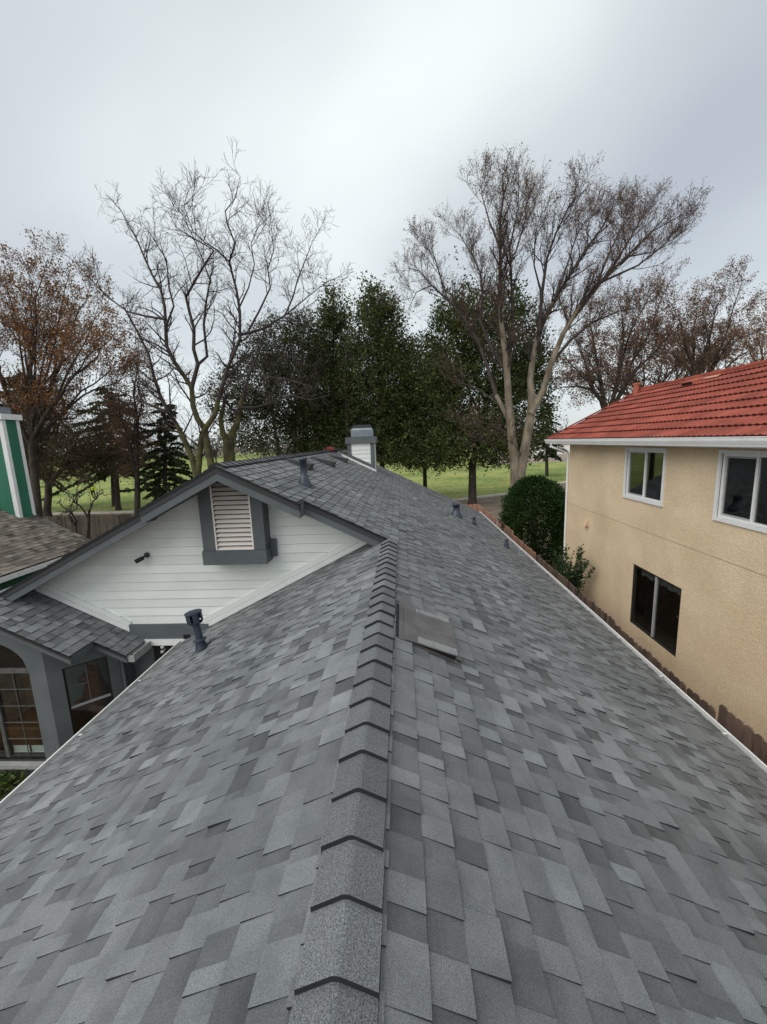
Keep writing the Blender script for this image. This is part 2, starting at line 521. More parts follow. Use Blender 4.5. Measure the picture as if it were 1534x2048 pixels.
# ------------------------------------------------------------------ shingled roofs
class Shingler:
    """Collects shingle pieces of one thing; the 300 that show largest become objects, the rest one stuff part."""
    WID = (0.062, 0.082, 0.103, 0.122, 0.147, 0.172)
    SHD = (0.12, 0.27, 0.40, 0.52, 0.64, 0.76, 0.9)

    def __init__(self, exposure, top_mats, rnd, thick=(0.0070, 0.0135), widths=None, contrast=0.86):
        self.e, self.mats, self.rnd, self.t = exposure, top_mats, rnd, thick
        self.pieces = []
        self.cache = {}
        if widths:
            self.WID = widths
        self.contrast = contrast

    def lay(self, O, A, D, N_, s_from, s_to, span, skip=None, head=None):
        """O: point at s=0 on the deck; A course direction; D downslope; span(sc) -> (a0, a1) along A at the course centre."""
        rnd = self.rnd
        O, A, D, N_ = map(Vector, (O, A, D, N_))
        k = 0
        s = s_to
        while s > s_from + 0.02:
            sc = s - self.e / 2
            rngs = span(sc)
            if rngs:
                if not isinstance(rngs, list):
                    rngs = [rngs]
                for a0, a1 in rngs:
                    a = a0
                    w0 = rnd.uniform(.03, .25)
                    raised = rnd.random() < .5
                    first = True
                    run = rnd.gauss(0.5, .16)
                    while a < a1 - 1e-4:
                        w = w0 if first else rnd.choice(self.WID)
                        first = False
                        if a + w > a1 - .03:
                            w = a1 - a
                        if rnd.random() < .5:
                            run = rnd.gauss(.5, .12)
                        sh = run + (0.09 if raised else -0.10) + rnd.gauss(0, .17)
                        sh = 0.5 + (sh - .5) * self.contrast
                        sh = min(self.SHD, key=lambda q: abs(q - sh))
                        tilt = 0.0
                        if raised and rnd.random() < .03:
                            tilt = rnd.uniform(.004, .010)
                        if not (skip and skip(sc, a + w / 2)):
                            self.pieces.append((O + D * s + A * a, A, D, N_, w, raised, sh, tilt, round(min(self.e * 1.3, s - .004, head(s, a + w / 2) if head else 9), 3)))
                        a += w
                        raised = (not raised) if rnd.random() < .88 else raised
            s -= self.e
            k += 1

    def shape(self, b, M, w, raised, sh, tilt, L):
        t = self.t[1 if raised else 0] + tilt
        g = 0.0
        p = [(g, -L, -.004), (w - g, -L, -.004), (w - g, 0, -.004), (g, 0, -.004),
             (g, -L, .0006), (w - g, -L, .0006), (w - g, 0, t), (g, 0, t)]
        # side edges of a raised tab lean a little (die-cut dragon teeth)
        q = [M @ Vector(x) for x in p] if M else p
        if not raised and int(w * 1000 + .5) % 2 == 0:
            # printed shadow band fading down the lower laminate
            prev = (Vector(q[4]), Vector(q[5]))
            for f_, ds in ((.34, .16), (.48, .11), (.62, .05), (1.0, 0)):
                nxt = (Vector(q[4]).lerp(Vector(q[7]), f_), Vector(q[5]).lerp(Vector(q[6]), f_))
                b.face([prev[0], prev[1], nxt[1], nxt[0]], max(0, sh - ds), 0)
                prev = nxt
        else:
            b.face([q[4], q[5], q[6], q[7]], sh, 0)
        b.face([q[3], q[7], q[6], q[2]], sh, 1)
        b.face([q[0], q[4], q[7], q[3]], sh, 1)
        b.face([q[1], q[2], q[6], q[5]], sh, 1)

    def finish(self, parent, n_obj=300, name='shingle', rest='shingle_cover'):
        def area(pc):
            O, A, D, N_, w = pc[:5]
            c = O + A * w / 2 - D * self.e / 2
            pr = project(c)
            if pr is None or not (-20 < pr[0] < W + 20 and -20 < pr[1] < H + 20):
                return 0
            v = (c - CAM)
            return w * abs(v.normalized().dot(N_)) / (v.length ** 2)
        self.pieces.sort(key=area, reverse=True)
        n_obj = min(n_obj, sum(1 for p in self.pieces[:n_obj] if area(p) > 0))
        for O, A, D, N_, w, raised, sh, tilt, L in self.pieces[:n_obj]:
            key = (round(w, 2), raised, sh, L)
            if tilt:
                key = key + (round(tilt, 3),)
            if key not in self.cache:
                b = MB()
                # local axes: x along the course, y downslope, z normal
                self.shape(b, None, round(w, 2) if w not in self.WID else w, raised, sh, tilt, L)
                self.cache[key] = b.mesh(name, self.mats)
            link(name, self.cache[key], parent, frame(O, A, D, N_))
        b = MB()
        for O, A, D, N_, w, raised, sh, tilt, L in self.pieces[n_obj:]:
            self.shape(b, frame(O, A, D, N_), w, raised, sh, tilt, L)
        if b.f:
            o = b.build(rest, self.mats, parent)
            o['kind'] = 'stuff'


TP = 0.5
CP = 1 / math.sqrt(1 + TP * TP)
SP = TP * CP
RD = Vector((CP, 0, -SP))
RA = Vector((0, -1, 0))
RN = Vector((SP, 0, CP))
LD = Vector((-CP, 0, -SP))
LA = Vector((0, 1, 0))
LN = Vector((-SP, 0, CP))
XE = 3.56                    # eave (shingle edge) of the near roof
Y0, YG, YP, YW, YE = -2.4, 5.95, 5.65, 6.45, 18.3
XF, ZF = -2.40, 1.20         # far, higher ridge
XLE = -6.28                  # left end of the far gable roof

house = thing('grey_house', 'single-storey grey shingled house with pale siding gable, louvred attic vent and chimney', 'house')

# roof deck: solid slabs just under the shingles
rb = MB()
T = 0.10


def slab(b, pts, t=T, up=-0.006):
    """pts: roof-plane outline (x,y,z); extruded straight down by t"""
    n = len(pts)
    top = [(x, y, z + up) for x, y, z in pts]
    bot = [(x, y, z + up - t) for x, y, z in pts]
    b.face(top)
    b.face(list(reversed(bot)))
    for i in range(n):
        j = (i + 1) % n
        b.face([top[i], bot[i], bot[j], top[j]])


zr = lambda x: -TP * x
zl = lambda x: TP * x
slab(rb, [(0, Y0, 0), (XE, Y0, zr(XE)), (XE, YE, zr(XE)), (XF, YE, ZF), (XF, YP, ZF), (-1.25, YP, zr(-1.25)),
          (-1.25, YG, zr(-1.25)), (0, YG, 0)][::-1])
slab(rb, [(0, Y0, 0), (0, YW, 0), (-XE, YW, zl(-XE)), (-XE, Y0, zl(-XE))][::-1])
zfl = lambda x: ZF + TP * (x - XF)
XJ = -3.58
slab(rb, [(XF, YP, ZF), (XF, YE, ZF), (XLE, YE, zfl(XLE)), (XLE, YG, zfl(XLE)), (XJ, YG, zfl(XJ)), (XJ, YP, zfl(XJ))][::-1])
# wing over the courtyard window bay
WX0, WZ0 = -4.337, -1.76
zw = lambda x: WZ0 - TP * (x - WX0)
WR = -6.40
WEX = -4.30
WY1, WY2 = 5.42, 5.89
slab(rb, [(WR, WY1, zw(WR)), (-4.805, WY1, zw(-4.805)), (-4.805, WY2, zw(-4.805)), (WEX, WY2, zw(WEX)), (WEX, YW, zw(WEX)),
          (WR, YW, zw(WR))][::-1], 0.07)
zwl = lambda x: zw(WR) + TP * (x - WR)
slab(rb, [(WR, WY1, zw(WR)), (WR, YW, zw(WR)), (-8.2, YW, zwl(-8.2)), (-8.2, WY1, zwl(-8.2))][::-1], 0.07)
roof = rb.build('roof', [DECK], house)

# shingles
S = Shingler(0.143, [SH, SH_EDGE], random.Random(21))
hyp = math.sqrt(1 + TP * TP)


def span_right(s):
    x = s * CP + XF
    if x > 0:
        return (-YE, -Y0)
    if x > -1.25:
        return (-YE, -YG + .012)
    return (-YE, -YP + .012)


VX0, VX1, VY0, VY1 = 0.19, 0.60, 2.98, 3.66      # low roof vent beside the ridge


def skip_right(s, a):
    x, y = s * CP + XF, -a
    if VX0 - .01 < x < VX1 - .06 and VY0 < y < VY1:
        return True
    return False


S.lay((XF, 0, ZF), RA, RD, RN, 0.06, (XE - XF) * hyp + .02, span_right, skip_right,
      lambda s, a: (s + XF * hyp - .004) if (-a < YG and s + XF * hyp > .02) else 9)
S.lay((0, 0, 0), LA, LD, LN, 0.05, XE * hyp + .02, lambda s: (Y0, YW - .012))
S.lay((XF, 0, ZF), LA, LD, LN, 0.06, (XF - XLE) * hyp, lambda s: (YP if s * CP < XF - XJ else YG, YE))
S.lay((WR, 0, zw(WR)), RA, RD, RN, 0.0, (WEX - WR) * hyp + .02,
      lambda s: (-YW + .01, -WY1 + .012) if s * CP + WR < -4.80 else (-YW + .01, -WY2 + .012))
S.lay((WR, 0, zw(WR)), LA, LD, LN, 0.0, 1.8 * hyp, lambda s: (WY1, YW))
S.finish(roof)


# ridge caps
def cap_mesh(sh, lift=0.0):
    b = MB()
    L = 0.30
    hw = 0.128
    prof = [(-1, 0), (-.5, 0), (-.10, -.0005), (0, -.005), (.10, -.0005), (.5, 0), (1, 0)]

    def ring(y, t):
        r = []
        for u, c in prof:
            x = u * hw * CP
            r.append((x, y, -abs(u) * hw * SP * 1.0 + c + t))
        return r
    t0, t1 = 0.030, 0.003
    f0, f1, u0 = ring(0, t0 + lift), ring(L, t1), ring(0.002, -.026)
    for i in range(len(prof) - 1):
        b.face([f0[i], f0[i + 1], f1[i + 1], f1[i]], sh, 0)
        b.face([u0[i], u0[i + 1], f0[i + 1], f0[i]], sh, 1)
    l0, l1 = ring(0.0, -.014), ring(L, -.014)
    b.face([l0[0], f0[0], f1[0], l1[0]], sh, 1)
    b.face([f0[-1], l0[-1], l1[-1], f1[-1]], sh, 1)
    return b.mesh('ridge_cap', [CAPM, SH_EDGE])


CAPS = [cap_mesh(s, l) for s in (.15, .35, .5, .65, .85) for l in (0, .004)]
rr = random.Random(3)
y = 5.90 - 0.207
ycap = []
while y > Y0:
    ycap.append((0.0, y, 0.0))
    y -= .2015
y = YE - .3
while y > YP - .02:
    ycap.append((XF, y, ZF))
    y -= .205
for x, y, z in ycap:
    mtx = Matrix.Translation((x + rr.gauss(0, .002), y + rr.gauss(0, .004), z + .013)) @ Matrix.Rotation(rr.gauss(0, .012), 4, 'Z') @ Matrix.Rotation(rr.gauss(0, .003), 4, 'Y')
    link('ridge_cap', rr.choice(CAPS), roof, mtx)


# ---- gable wall of individual siding boards
def gable_bounds(z):
    """left, right extent of the visible wall face at height z"""
    lo = max(XF - (ZF - .14 - z) / TP, WX0 - (z - WZ0) / TP + .10)
    hi = min(-z / TP - .22, 2 * z - .06 if z < 0 else 9)
    return lo, hi


gb = MB()
gb.box(-6.1, -3.2, YW + .002, YW + .16, GZ, -1.92)       # wall below the roofs, behind the entry
gwall = MB()
pts = []
zs = np.linspace(-1.86, 1.06, 30)
for i in range(len(zs) - 1):
    l0, r0 = gable_bounds(zs[i])
    l1, r1 = gable_bounds(zs[i + 1])
    if r1 <= l1 or r0 <= l0:
        continue
    gwall.face([(l0 - .1, YW + .012, zs[i]), (r0 + .1, YW + .012, zs[i]), (r1 + .1, YW + .012, zs[i + 1]), (l1 - .1, YW + .012, zs[i + 1])])
gw = gwall.build('gable_wall', [SIDE], house)
gb.build('entry_wall', [GREYS], house)
z = -1.50
rr = random.Random(8)
while z < 1.02:
    z1 = z + .150
    l0, r0 = gable_bounds(z)
    l1, r1 = gable_bounds(min(z1, 1.05))
    if r1 > l1:
        b = MB()
        sh = rr.uniform(.25, .85)
        yb, yt = YW - .018, YW - .001
        zt = min(z1, 1.05) - .007
        b.hexa([(l0, yb, z), (r0, yb, z), (r0, YW + .01, z), (l0, YW + .01, z),
                (l1, yt, zt), (r1, yt, zt), (r1, YW + .01, zt), (l1, YW + .01, zt)], sh)
        b.build('siding_board', [SIDE], gw)
    z = z1

# trims on the gable wall
b = MB()
d = Vector((1, 0, TP)).normalized()
nrm = Vector((-TP, 0, 1)).normalized()
a0, a1 = Vector((-3.46, 0, zl(-3.46))), Vector((-.16, 0, zl(-.16)))
b.beam(a0 + nrm * .105 + Vector((0, YW - .034, 0)), a1 + nrm * .105 + Vector((0, YW - .034, 0)), (0, .040, 0), nrm * .085)
b.build('trim_board', [SIDE], house)
b = MB()
b.beam(a0 + nrm * .018 + Vector((0, YW - .045, 0)), a1 + nrm * .018 + Vector((0, YW - .045, 0)), (0, .052, 0), nrm * .082)
b.build('flashing', [WHITE], house)
nrm2 = Vector((TP, 0, 1)).normalized()
c0, c1 = Vector((-6.12, 0, zw(-6.12))), Vector((-4.27, 0, zw(-4.27)))
b = MB()
b.beam(c0 + nrm2 * .105 + Vector((0, YW - .034, 0)), c1 + nrm2 * .105 + Vector((-.33, YW - .034, .165)), (0, .040, 0), nrm2 * .095)
b.build('trim_board', [SIDE], house)
b = MB()
b.beam(c0 + nrm2 * .018 + Vector((0, YW - .045, 0)), c1 + nrm2 * .018 + Vector((0, YW - .045, 0)), (0, .052, 0), nrm2 * .082)
b.build('flashing', [WHITE], house)
b = MB()
b.box(-4.55, -3.15, YW - .05, YW + .0, -1.765, -1.502)
b.build('fascia_board', [GREY], house)
b = MB()
b.box(-4.30, -3.15, YW - .075, YW + .0, -1.875, -1.768)
b.build('header_trim', [WHITE], house)
# flat near-black sheet under it, painted as the shade of the entry recess
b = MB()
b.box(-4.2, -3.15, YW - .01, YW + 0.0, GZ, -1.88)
b.build('entry_shade_sheet', [mat('entry_dark', (.02, .02, .02), rough=.9)], house)
for q in range(2):
    b = MB()
    c = atY(325, 1294 + 9 * q, YW - .10)
    ring = [Vector((c.x + math.cos(t) * .0, c.y, c.z)) for t in (0,)]
    b.tube([(c.x - .02, c.y, c.z), (c.x + .0, c.y - .02, c.z), (c.x + .02, c.y, c.z)], [.015, .028, .015], 8)
    b.tube([(c.x, c.y + .12, c.z), (c.x, c.y, c.z)], .008, 6)
    b.build('door_knob', [WHITE], house)


# rake boards (fascia) with a dark shingle lip
def rake(xa, za, xb, zb, y, hgt, name='rake_board', m=GREY, drop=.035, thick=.045):
    b = MB()
    b.beam((xa, y, za - drop - hgt), (xb, y, zb - drop - hgt), (0, thick, 0), (0, 0, hgt))
    b.build(name, [m], house)
    b = MB()
    b.beam((xa, y - .020, za - drop + .001), (xb, y - .020, zb - drop + .001), (0, .055, 0), (0, 0, drop - .006))
    b.build('drip_edge', [DARKM], house)


rake(XF, ZF, -1.25, zr(-1.25), YP + .012, .185)
rake(XF, ZF, XJ, zfl(XJ), YP + .012, .185)
rake(-1.25, zr(-1.25), -.02, zr(-.02), YG + .012, .185)
rake(XJ, zfl(XJ), XLE, zfl(XLE), YG + .012, .185)
b = MB()
b.box(-1.292, -1.248, YP + .06, YG + .03, zr(-1.25) - .21, zr(-1.25) - .02)
b.build('rake_return', [GREY], house)
b = MB()
b.box(XJ - .002, XJ + .042, YP + .06, YG + .03, zfl(XJ) - .21, zfl(XJ) - .02)
b.build('rake_return', [GREY], house)
for (xa, xb, za, zb, ya) in ((XF, -.08, ZF, zr(-.08), YG + .03), (XF, XLE, ZF, zfl(XLE), YG + .03)):
    b = MB()
    b.beam((xa, ya, za - .135), (xb, ya, zb - .135), (0, YW - ya + .01, 0), (0, 0, .02))
    b.build('soffit', [GREY], house)

# attic vent box with louvres
av = MB()
VL, VR, VB, VF = -2.965, -1.962, -.390, 6.16
def under(x): return (zr(x) if x > XF else zfl(x)) - .15
av.hexa([(VL, VF, VB + .23), (VL + .20, VF, VB + .23), (VL + .20, YW, VB + .23), (VL, YW, VB + .23),
         (VL, VF, under(VL)), (VL + .20, VF, under(VL + .2)), (VL + .20, YW, under(VL + .2)), (VL, YW, under(VL))])
vent = av.build('attic_vent', [GREY], house)
av = MB()
av.hexa([(VR - .185, VF, VB + .23), (VR, VF, VB + .23), (VR, YW, VB + .23), (VR - .185, YW, VB + .23),
         (VR - .185, VF, under(VR - .185)), (VR, VF, under(VR)), (VR, YW, under(VR)), (VR - .185, YW, under(VR - .185))])
av.build('jamb', [GREY], vent)
av = MB()
av.box(VL - .012, VR + .014, VF - .03, YW, VB, VB + .228)
av.build('sill_board', [GREY], vent)
av = MB()
av.box(VR + .002, VR + .10, VF + .20, YW - .02, VB + .06, VB + .34)
av.build('side_block', [GREY], vent)
av = MB()
av.box(VR + .002, VR + .075, VF + .27, YW - .018, VB + .342, .36)
av.build('corner_strip', [SIDE], vent)
LX0, LX1, LZ0 = VL + .202, VR - .187, VB + .232
for (xa, xb) in ((LX0, LX0 + .022), (LX1 - .022, LX1)):
    b = MB()
    b.hexa([(xa, VF + .004, LZ0), (xb, VF + .004, LZ0), (xb, VF + .03, LZ0), (xa, VF + .03, LZ0),
            (xa, VF + .004, under(xa) - .01), (xb, VF + .004, under(xb) - .01), (xb, VF + .03, under(xb) - .01), (xa, VF + .03, under(xa) - .01)])
    b.build('louvre_stile', [LOUV], vent)
b = MB()
b.box(LX0, LX1, VF + .12, VF + .125, LZ0, .95)
b.build('louvre_shade_backing', [mat('vent_shadow', (.05, .045, .04), rough=.95)], vent)  # dark sheet painted as the shade behind the slats
nsl = 15
for i in range(nsl):
    z0 = LZ0 + i * .0725
    if z0 + .075 > under(LX1) - .0 and False:
        break
    b = MB()
    zt = z0 + .060
    b.beam((LX0 + .022, VF + .008, z0), (LX1 - .022, VF + .008, z0), (0, .008, 0), (0, .060, .048))
    b.build('slat', [LOUV], vent)
    b = MB()

# near walls
for nm, bx in (('side_wall', (3.0, 3.10, Y0 + .4, YE - .4, GZ, -1.58)), ('side_wall', (-3.10, -3.0, Y0 + .4, YW, GZ, -1.58)),
               ('rear_wall', (-5.9, 3.0, YE - .5, YE - .4, GZ, -1.6)), ('side_wall', (-6.0, -5.9, YW + .2, YE - .5, GZ, -.9)),
               ('front_wall', (-3.0, 3.0, Y0 + .4, Y0 + .5, GZ, -1.6))):
    b = MB()
    b.box(*bx)
    b.build(nm, [GREYS], house)
for sx, dz in ((1, 0), (-1, 0)):
    b = MB()
    xa, xb = (3.10, XE - .02) if sx > 0 else (-XE + .02, -3.10)
    b.box(xa, xb, Y0, YE if sx > 0 else YW - .06, -1.90, -1.885)
    b.build('soffit', [GREYS], house)

# rear gable infill
b = MB()
b.face([(-6.0, YE - .45, zfl(-6.0) - .12), (3.0, YE - .45, zr(3.0) - .12), (XF, YE - .45, ZF - .12)])
b.build('rear_gable', [SIDE], house)


# gutters: U section
def gutter(x0, x1, y0, y1, ztop, h=.105, flip=False, inner=GUTIN, outer=GUT, name='gutter'):
    b = MB()
    t = .006
    b.box(x0, x1, y0, y1, ztop - h, ztop - h + t, m=1)
    b.box(x0, x0 + t, y0, y1, ztop - h + t, ztop - (0.0 if flip else .012))
    b.box(x1 - t, x1, y0, y1, ztop - h + t, ztop - (.012 if flip else 0.0))
    # rolled lip at the outer edge
    xo = x0 if flip else x1
    b.box(xo - .010, xo + .006, y0, y1, ztop - .012 + .0125, ztop + .012)
    b.box(x0 + t, x1 - t, y0, y0 + t, ztop - h + t, ztop - .01)
    b.box(x0 + t, x1 - t, y1 - t, y1, ztop - h + t, ztop - .01)
    g = b.build(name, [outer, inner], house)
    return g


def hangers(g, x0, x1, y0, y1, z, step):
    y = y0
    while y < y1:
        b = MB()
        b.box(x0, x1, y, y + .025, z - .004, z + .004)
        b.build('gutter_strap', [GUTIN], g)
        y += step


ze = zr(XE)
g = gutter(XE - .035, XE + .105, Y0, YE, ze - .022)
hangers(g, XE - .02, XE + .09, .8, YE, ze - .026, 1.1)
g = gutter(-XE - .105, -XE + .035, Y0, YW - .07, ze - .022, flip=True)
hangers(g, -XE - .09, -XE + .02, .8, YW - .2, ze - .026, 1.1)
# end block where the left gutter dies into the gable
b = MB()
b.box(-3.60, -3.50, YW - .072, YW - .052, -1.80, -1.69)
b.build('gutter_end_cap', [DARKM], house)

# wing trim: rakes, eave return, gutter
def wrake(xa, xb, y, hgt=.115):
    b = MB()
    b.beam((xa, y, zw(xa) - .03 - hgt), (xb, y, zw(xb) - .03 - hgt), (0, .04, 0), (0, 0, hgt))
    b.build('rake_board', [GREY], house)
    b = MB()
    b.beam((xa, y - .016, zw(xa) - .030), (xb, y - .016, zw(xb) - .030), (0, .05, 0), (0, 0, .026))
    b.build('drip_edge', [DARKM], house)


wrake(WR, -4.800, WY1 + .005)
wrake(-4.79, WEX + .005, WY2 + .005)
b = MB()
b.box(-4.840, -4.795, WY1 + .046, WY2 + .045, zw(-4.80) - .15, zw(-4.80) - .012)
b.build('eave_fascia', [GREY], house)
b = MB()
b.box(WEX - .04, WEX - .004, WY2 + .046, YW - .055, zw(WEX) - .15, zw(WEX) - .014)
b.build('eave_fascia', [GREY], house)
gutter(WEX - .002, WEX + .115, WY2 + .03, YW - .055, zw(WEX) - .018, h=.115, inner=GUTIN,
       outer=mat('grey_gutter', (.30, .32, .32), (.40, .42, .41), scale=8, rough=.45))
# bay walls
P = [(-7.5, 5.62), (-5.42, 5.62), (-4.70, 6.25), (-4.70, YW)]
AX0, AX1, AZ0, ASP, AH = -7.10, -5.69, -3.43, -1.90, .53
b = MB()
yb0, yb1 = 5.62, 5.74
b.box(-7.5, AX0, yb0, yb1, -3.86, -1.3)
b.box(AX1, -5.42, yb0, yb1, -3.86, -1.27)
b.box(AX0, AX1, yb0 + .001, yb1, -3.86, AZ0 - .10)
acx, ahw = (AX0 + AX1) / 2, (AX1 - AX0) / 2
nseg = 24
for i in range(nseg):
    xa = AX0 + (AX1 - AX0) * i / nseg
    xb = AX0 + (AX1 - AX0) * (i + 1) / nseg
    fa = ASP + AH * math.sqrt(max(0, 1 - ((xa - acx) / ahw) ** 2))
    fb = ASP + AH * math.sqrt(max(0, 1 - ((xb - acx) / ahw) ** 2))
    ta = (zw(xa) if xa > WR else zwl(xa)) - .05
    tb = (zw(xb) if xb > WR else zwl(xb)) - .05
    b.hexa([(xa, yb0, fa), (xb, yb0, fb), (xb, yb1, fb), (xa, yb1, fa), (xa, yb0, ta), (xb, yb0, tb), (xb, yb1, tb), (xa, yb1, ta)])
b.build('bay_wall', [GREYS], house)
b = MB()
b.box(-7.5, -5.36, yb0 - .10, yb0 - .002, AZ0 - .11, AZ0 - .045)
b.build('window_ledge', [mat('ledge_paint', (.30, .30, .28), (.38, .37, .35), scale=6, rough=.7)], house)
b = MB()
b.box(-7.5, -5.3, yb0 - .35, yb0 - .0, -3.98, -3.86)
b.build('footing', [CONC], house)
# angled wall with sash window
u = Vector((-4.70 + 5.42, 6.25 - 5.62, 0))
LU = u.length
u.normalize()
v = Vector((-u.y, u.x, 0))
o0 = Vector((-5.42, 5.62, 0))


def ang(b, s0, s1, d0, d1, z0, z1, **k):
    p = [o0 + u * s + v * d for s, d in ((s0, d0), (s1, d0), (s1, d1), (s0, d1))]
    b.hexa([(q.x, q.y, z0) for q in p] + [(q.x, q.y, z1) for q in p], **k)


w0, w1, wz0, wz1 = .20, .80, -3.35, -1.93
b = MB()
ang(b, 0, w0, .0, .12, -3.86, -1.42)
ang(b, w1, LU, .0, .12, -3.86, -1.55)
ang(b, w0, w1, .0, .12, -3.86, wz0)
ang(b, w0, w1, .0, .12, wz1, -1.50)
b.build('bay_wall', [GREYS], house)
b = MB()
b.box(-4.70, -4.60, 6.26, YW, GZ, -1.72)
b.build('bay_wall', [GREYS], house)
fr = MB()
for (s0, s1, z0, z1) in ((w0, w0 + .03, wz0, wz1), (w1 - .03, w1, wz0, wz1)):
    ang(fr, s0, s1, .03, .08, z0, z1)
ang(fr, w0 + .03, w1 - .03, .03, .08, wz1 - .03, wz1)
ang(fr, w0 + .03, w1 - .03, .03, .08, wz0, wz0 + .04)
sw = fr.build('sash_window', [DKFR], house)
b = MB()
ang(b, w0 + .03, w1 - .03, .025, .06, -2.66, -2.63)
b.build('meeting_rail', [ALU], sw)
b = MB()
ang(b, w0 + .03, w1 - .03, .05, .056, wz0 + .04, -2.661)
b.build('pane', [GLASS], sw)
b = MB()
ang(b, w0 + .03, w1 - .03, .05, .056, -2.629, wz1 - .03)
b.build('pane', [GLASS], sw)
b = MB()
ang(b, .492, .502, .075, .08, -2.629, wz1 - .03)
b.build('glazing_bar', [ALU], sw)
b = MB()
ang(b, w0 + .03, .492, .075, .08, -2.32, -2.31)
b.build('glazing_bar', [ALU], sw)
# arched window: frame, bars, panes
fr = MB()
fr.box(AX0, AX1, yb0 + .02, yb0 + .08, ASP - .03, ASP + .03)
BARM = mat('dull_bar', (.085, .088, .08), (.125, .125, .115), scale=9, rough=.5)
aw = fr.build('arched_window', [BARM], house)
mid = -6.36
for (x0, x1, z0, z1, m_) in ((AX1 - .022, AX1, AZ0, ASP - .03, DKFR), (mid - .03, mid + .03, AZ0, ASP - .03, BARM), (AX0, AX0 + .03, AZ0, ASP - .03, BARM),
                             (mid + .03, AX1 - .022, AZ0, AZ0 + .03, DKFR), (AX0 + .03, mid - .03, AZ0, AZ0 + .04, DKFR)):
    b = MB()
    b.box(x0, x1, yb0 + .03, yb0 + .075, z0, z1)
    b.build('window_frame', [m_], aw)
xm = (mid + .03 + AX1 - .022) / 2
for x in (xm,):
    b = MB()
    b.box(x - .005, x + .005, yb0 + .05, yb0 + .06, AZ0 + .03, ASP - .03)
    b.build('glazing_bar', [BARM], aw)
for i in range(1, 5):
    zz = AZ0 + .03 + (ASP - .06 - AZ0) * i / 5
    b = MB()
    b.box(mid + .03, AX1 - .022, yb0 + .047, yb0 + .058, zz - .005, zz + .005)
    b.build('glazing_bar', [BARM], aw)
for (x0, x1, z0, z1) in ((mid + .03, AX1 - .022, AZ0 + .03, ASP - .03), (AX0 + .03, mid - .03, AZ0 + .04, ASP - .03)):
    b = MB()
    b.box(x0, x1, yb0 + .062, yb0 + .067, z0, z1)
    b.build('pane', [GLASS], aw)
b = MB()
arc = [(acx + ahw * math.cos(t), ASP + .03 + (AH - .02) * math.sin(t)) for t in np.linspace(0, math.pi, 25)]
b.face([(x, yb0 + .06, z_) for x, z_ in arc])
b.build('pane', [GLASS], aw)
for i, (x0, x1) in enumerate(((mid + .045, xm - .02), (xm + .02, AX1 - .035))):
    b = MB()
    b.box(x0, x1, yb0 + .10, yb0 + .11, AZ0 + .035, AZ0 + .16)
    b.build('window_insert', [WHITE], aw)
# room behind the bay
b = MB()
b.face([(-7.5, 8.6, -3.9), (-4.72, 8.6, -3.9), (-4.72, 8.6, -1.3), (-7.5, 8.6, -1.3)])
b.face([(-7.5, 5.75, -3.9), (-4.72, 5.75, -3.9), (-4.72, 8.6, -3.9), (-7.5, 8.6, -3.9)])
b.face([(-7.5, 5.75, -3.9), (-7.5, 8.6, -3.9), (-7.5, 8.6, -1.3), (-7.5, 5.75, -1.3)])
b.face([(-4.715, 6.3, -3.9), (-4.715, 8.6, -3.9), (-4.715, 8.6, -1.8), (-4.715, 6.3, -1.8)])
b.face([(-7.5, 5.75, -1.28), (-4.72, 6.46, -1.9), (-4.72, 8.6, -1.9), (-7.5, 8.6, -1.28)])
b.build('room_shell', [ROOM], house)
# downspout of the wing gutter
b = MB()
c0 = Vector((WEX + .05, 6.02, zw(WEX) - .13))
b.tube([c0, c0 + Vector((0, 0, -.06)), Vector((-4.60, 6.20, -2.02)), Vector((-4.62, 6.215, -2.12)), Vector((-4.62, 6.215, GZ + .1))], .032, 8)
b.build('downspout', [GREY], house)


# ---- pipes and vents on the roof
def lathe(b, c, prof, k=16, axis=Vector((0, 0, 1)), s=.5, m=0):
    c = Vector(c)
    pts = [c + axis * h for h, r in prof]
    # allow repeated heights (flat rings)
    axis = axis.normalized()
    a = axis.orthogonal().normalized()
    bb = axis.cross(a)
    rings = []
    for h, r in prof:
        base = len(b.v)
        for j in range(k):
            q = 2 * math.pi * j / k
            b.v.append(tuple(c + axis * h + (a * math.cos(q) + bb * math.sin(q)) * max(r, 1e-4)))
        rings.append(base)
    for i in range(len(rings) - 1):
        for j in range(k):
            j2 = (j + 1) % k
            b.f.append((rings[i] + j, rings[i] + j2, rings[i + 1] + j2, rings[i + 1] + j))
            b.s.append(s)
            b.m.append(m)


def roof_pipe(x, y, h, r, slope, collar=True, fl=.16, taper=1.0, name='vent_pipe'):
    zf = zr(x) if slope > 0 else zl(x)
    D_, N2 = (RD, RN) if slope > 0 else (LD, LN)
    b = MB()
    prof = [(-.03, r * 2.0), (.03, r * 1.75), (.10, r * 1.35 * taper), (.15, r * 1.12), (.16, r), (h - .05, r * .96), (h - .048, r * 1.16), (h, r * 1.18), (h, r * .8), (h - .06, r * .75)]
    lathe(b, (x, y, zf), prof)
    p = b.build(name, [PIPE], house, smooth=True)
    b = MB()
    c = Vector((x, y, zf)) + N2 * .013
    A_ = Vector((0, 1, 0))
    b.hexa([c - D_ * fl * .6 - A_ * fl * .7, c + D_ * fl * 1.0 - A_ * fl * .7, c + D_ * fl * 1.0 + A_ * fl * .7, c - D_ * fl * .6 + A_ * fl * .7] +
           [q + N2 * .006 for q in (c - D_ * fl * .6 - A_ * fl * .7, c + D_ * fl * 1.0 - A_ * fl * .7, c + D_ * fl * 1.0 + A_ * fl * .7, c - D_ * fl * .6 + A_ * fl * .7)])
    b.build('pipe_flashing', [PIPE], p)
    return p


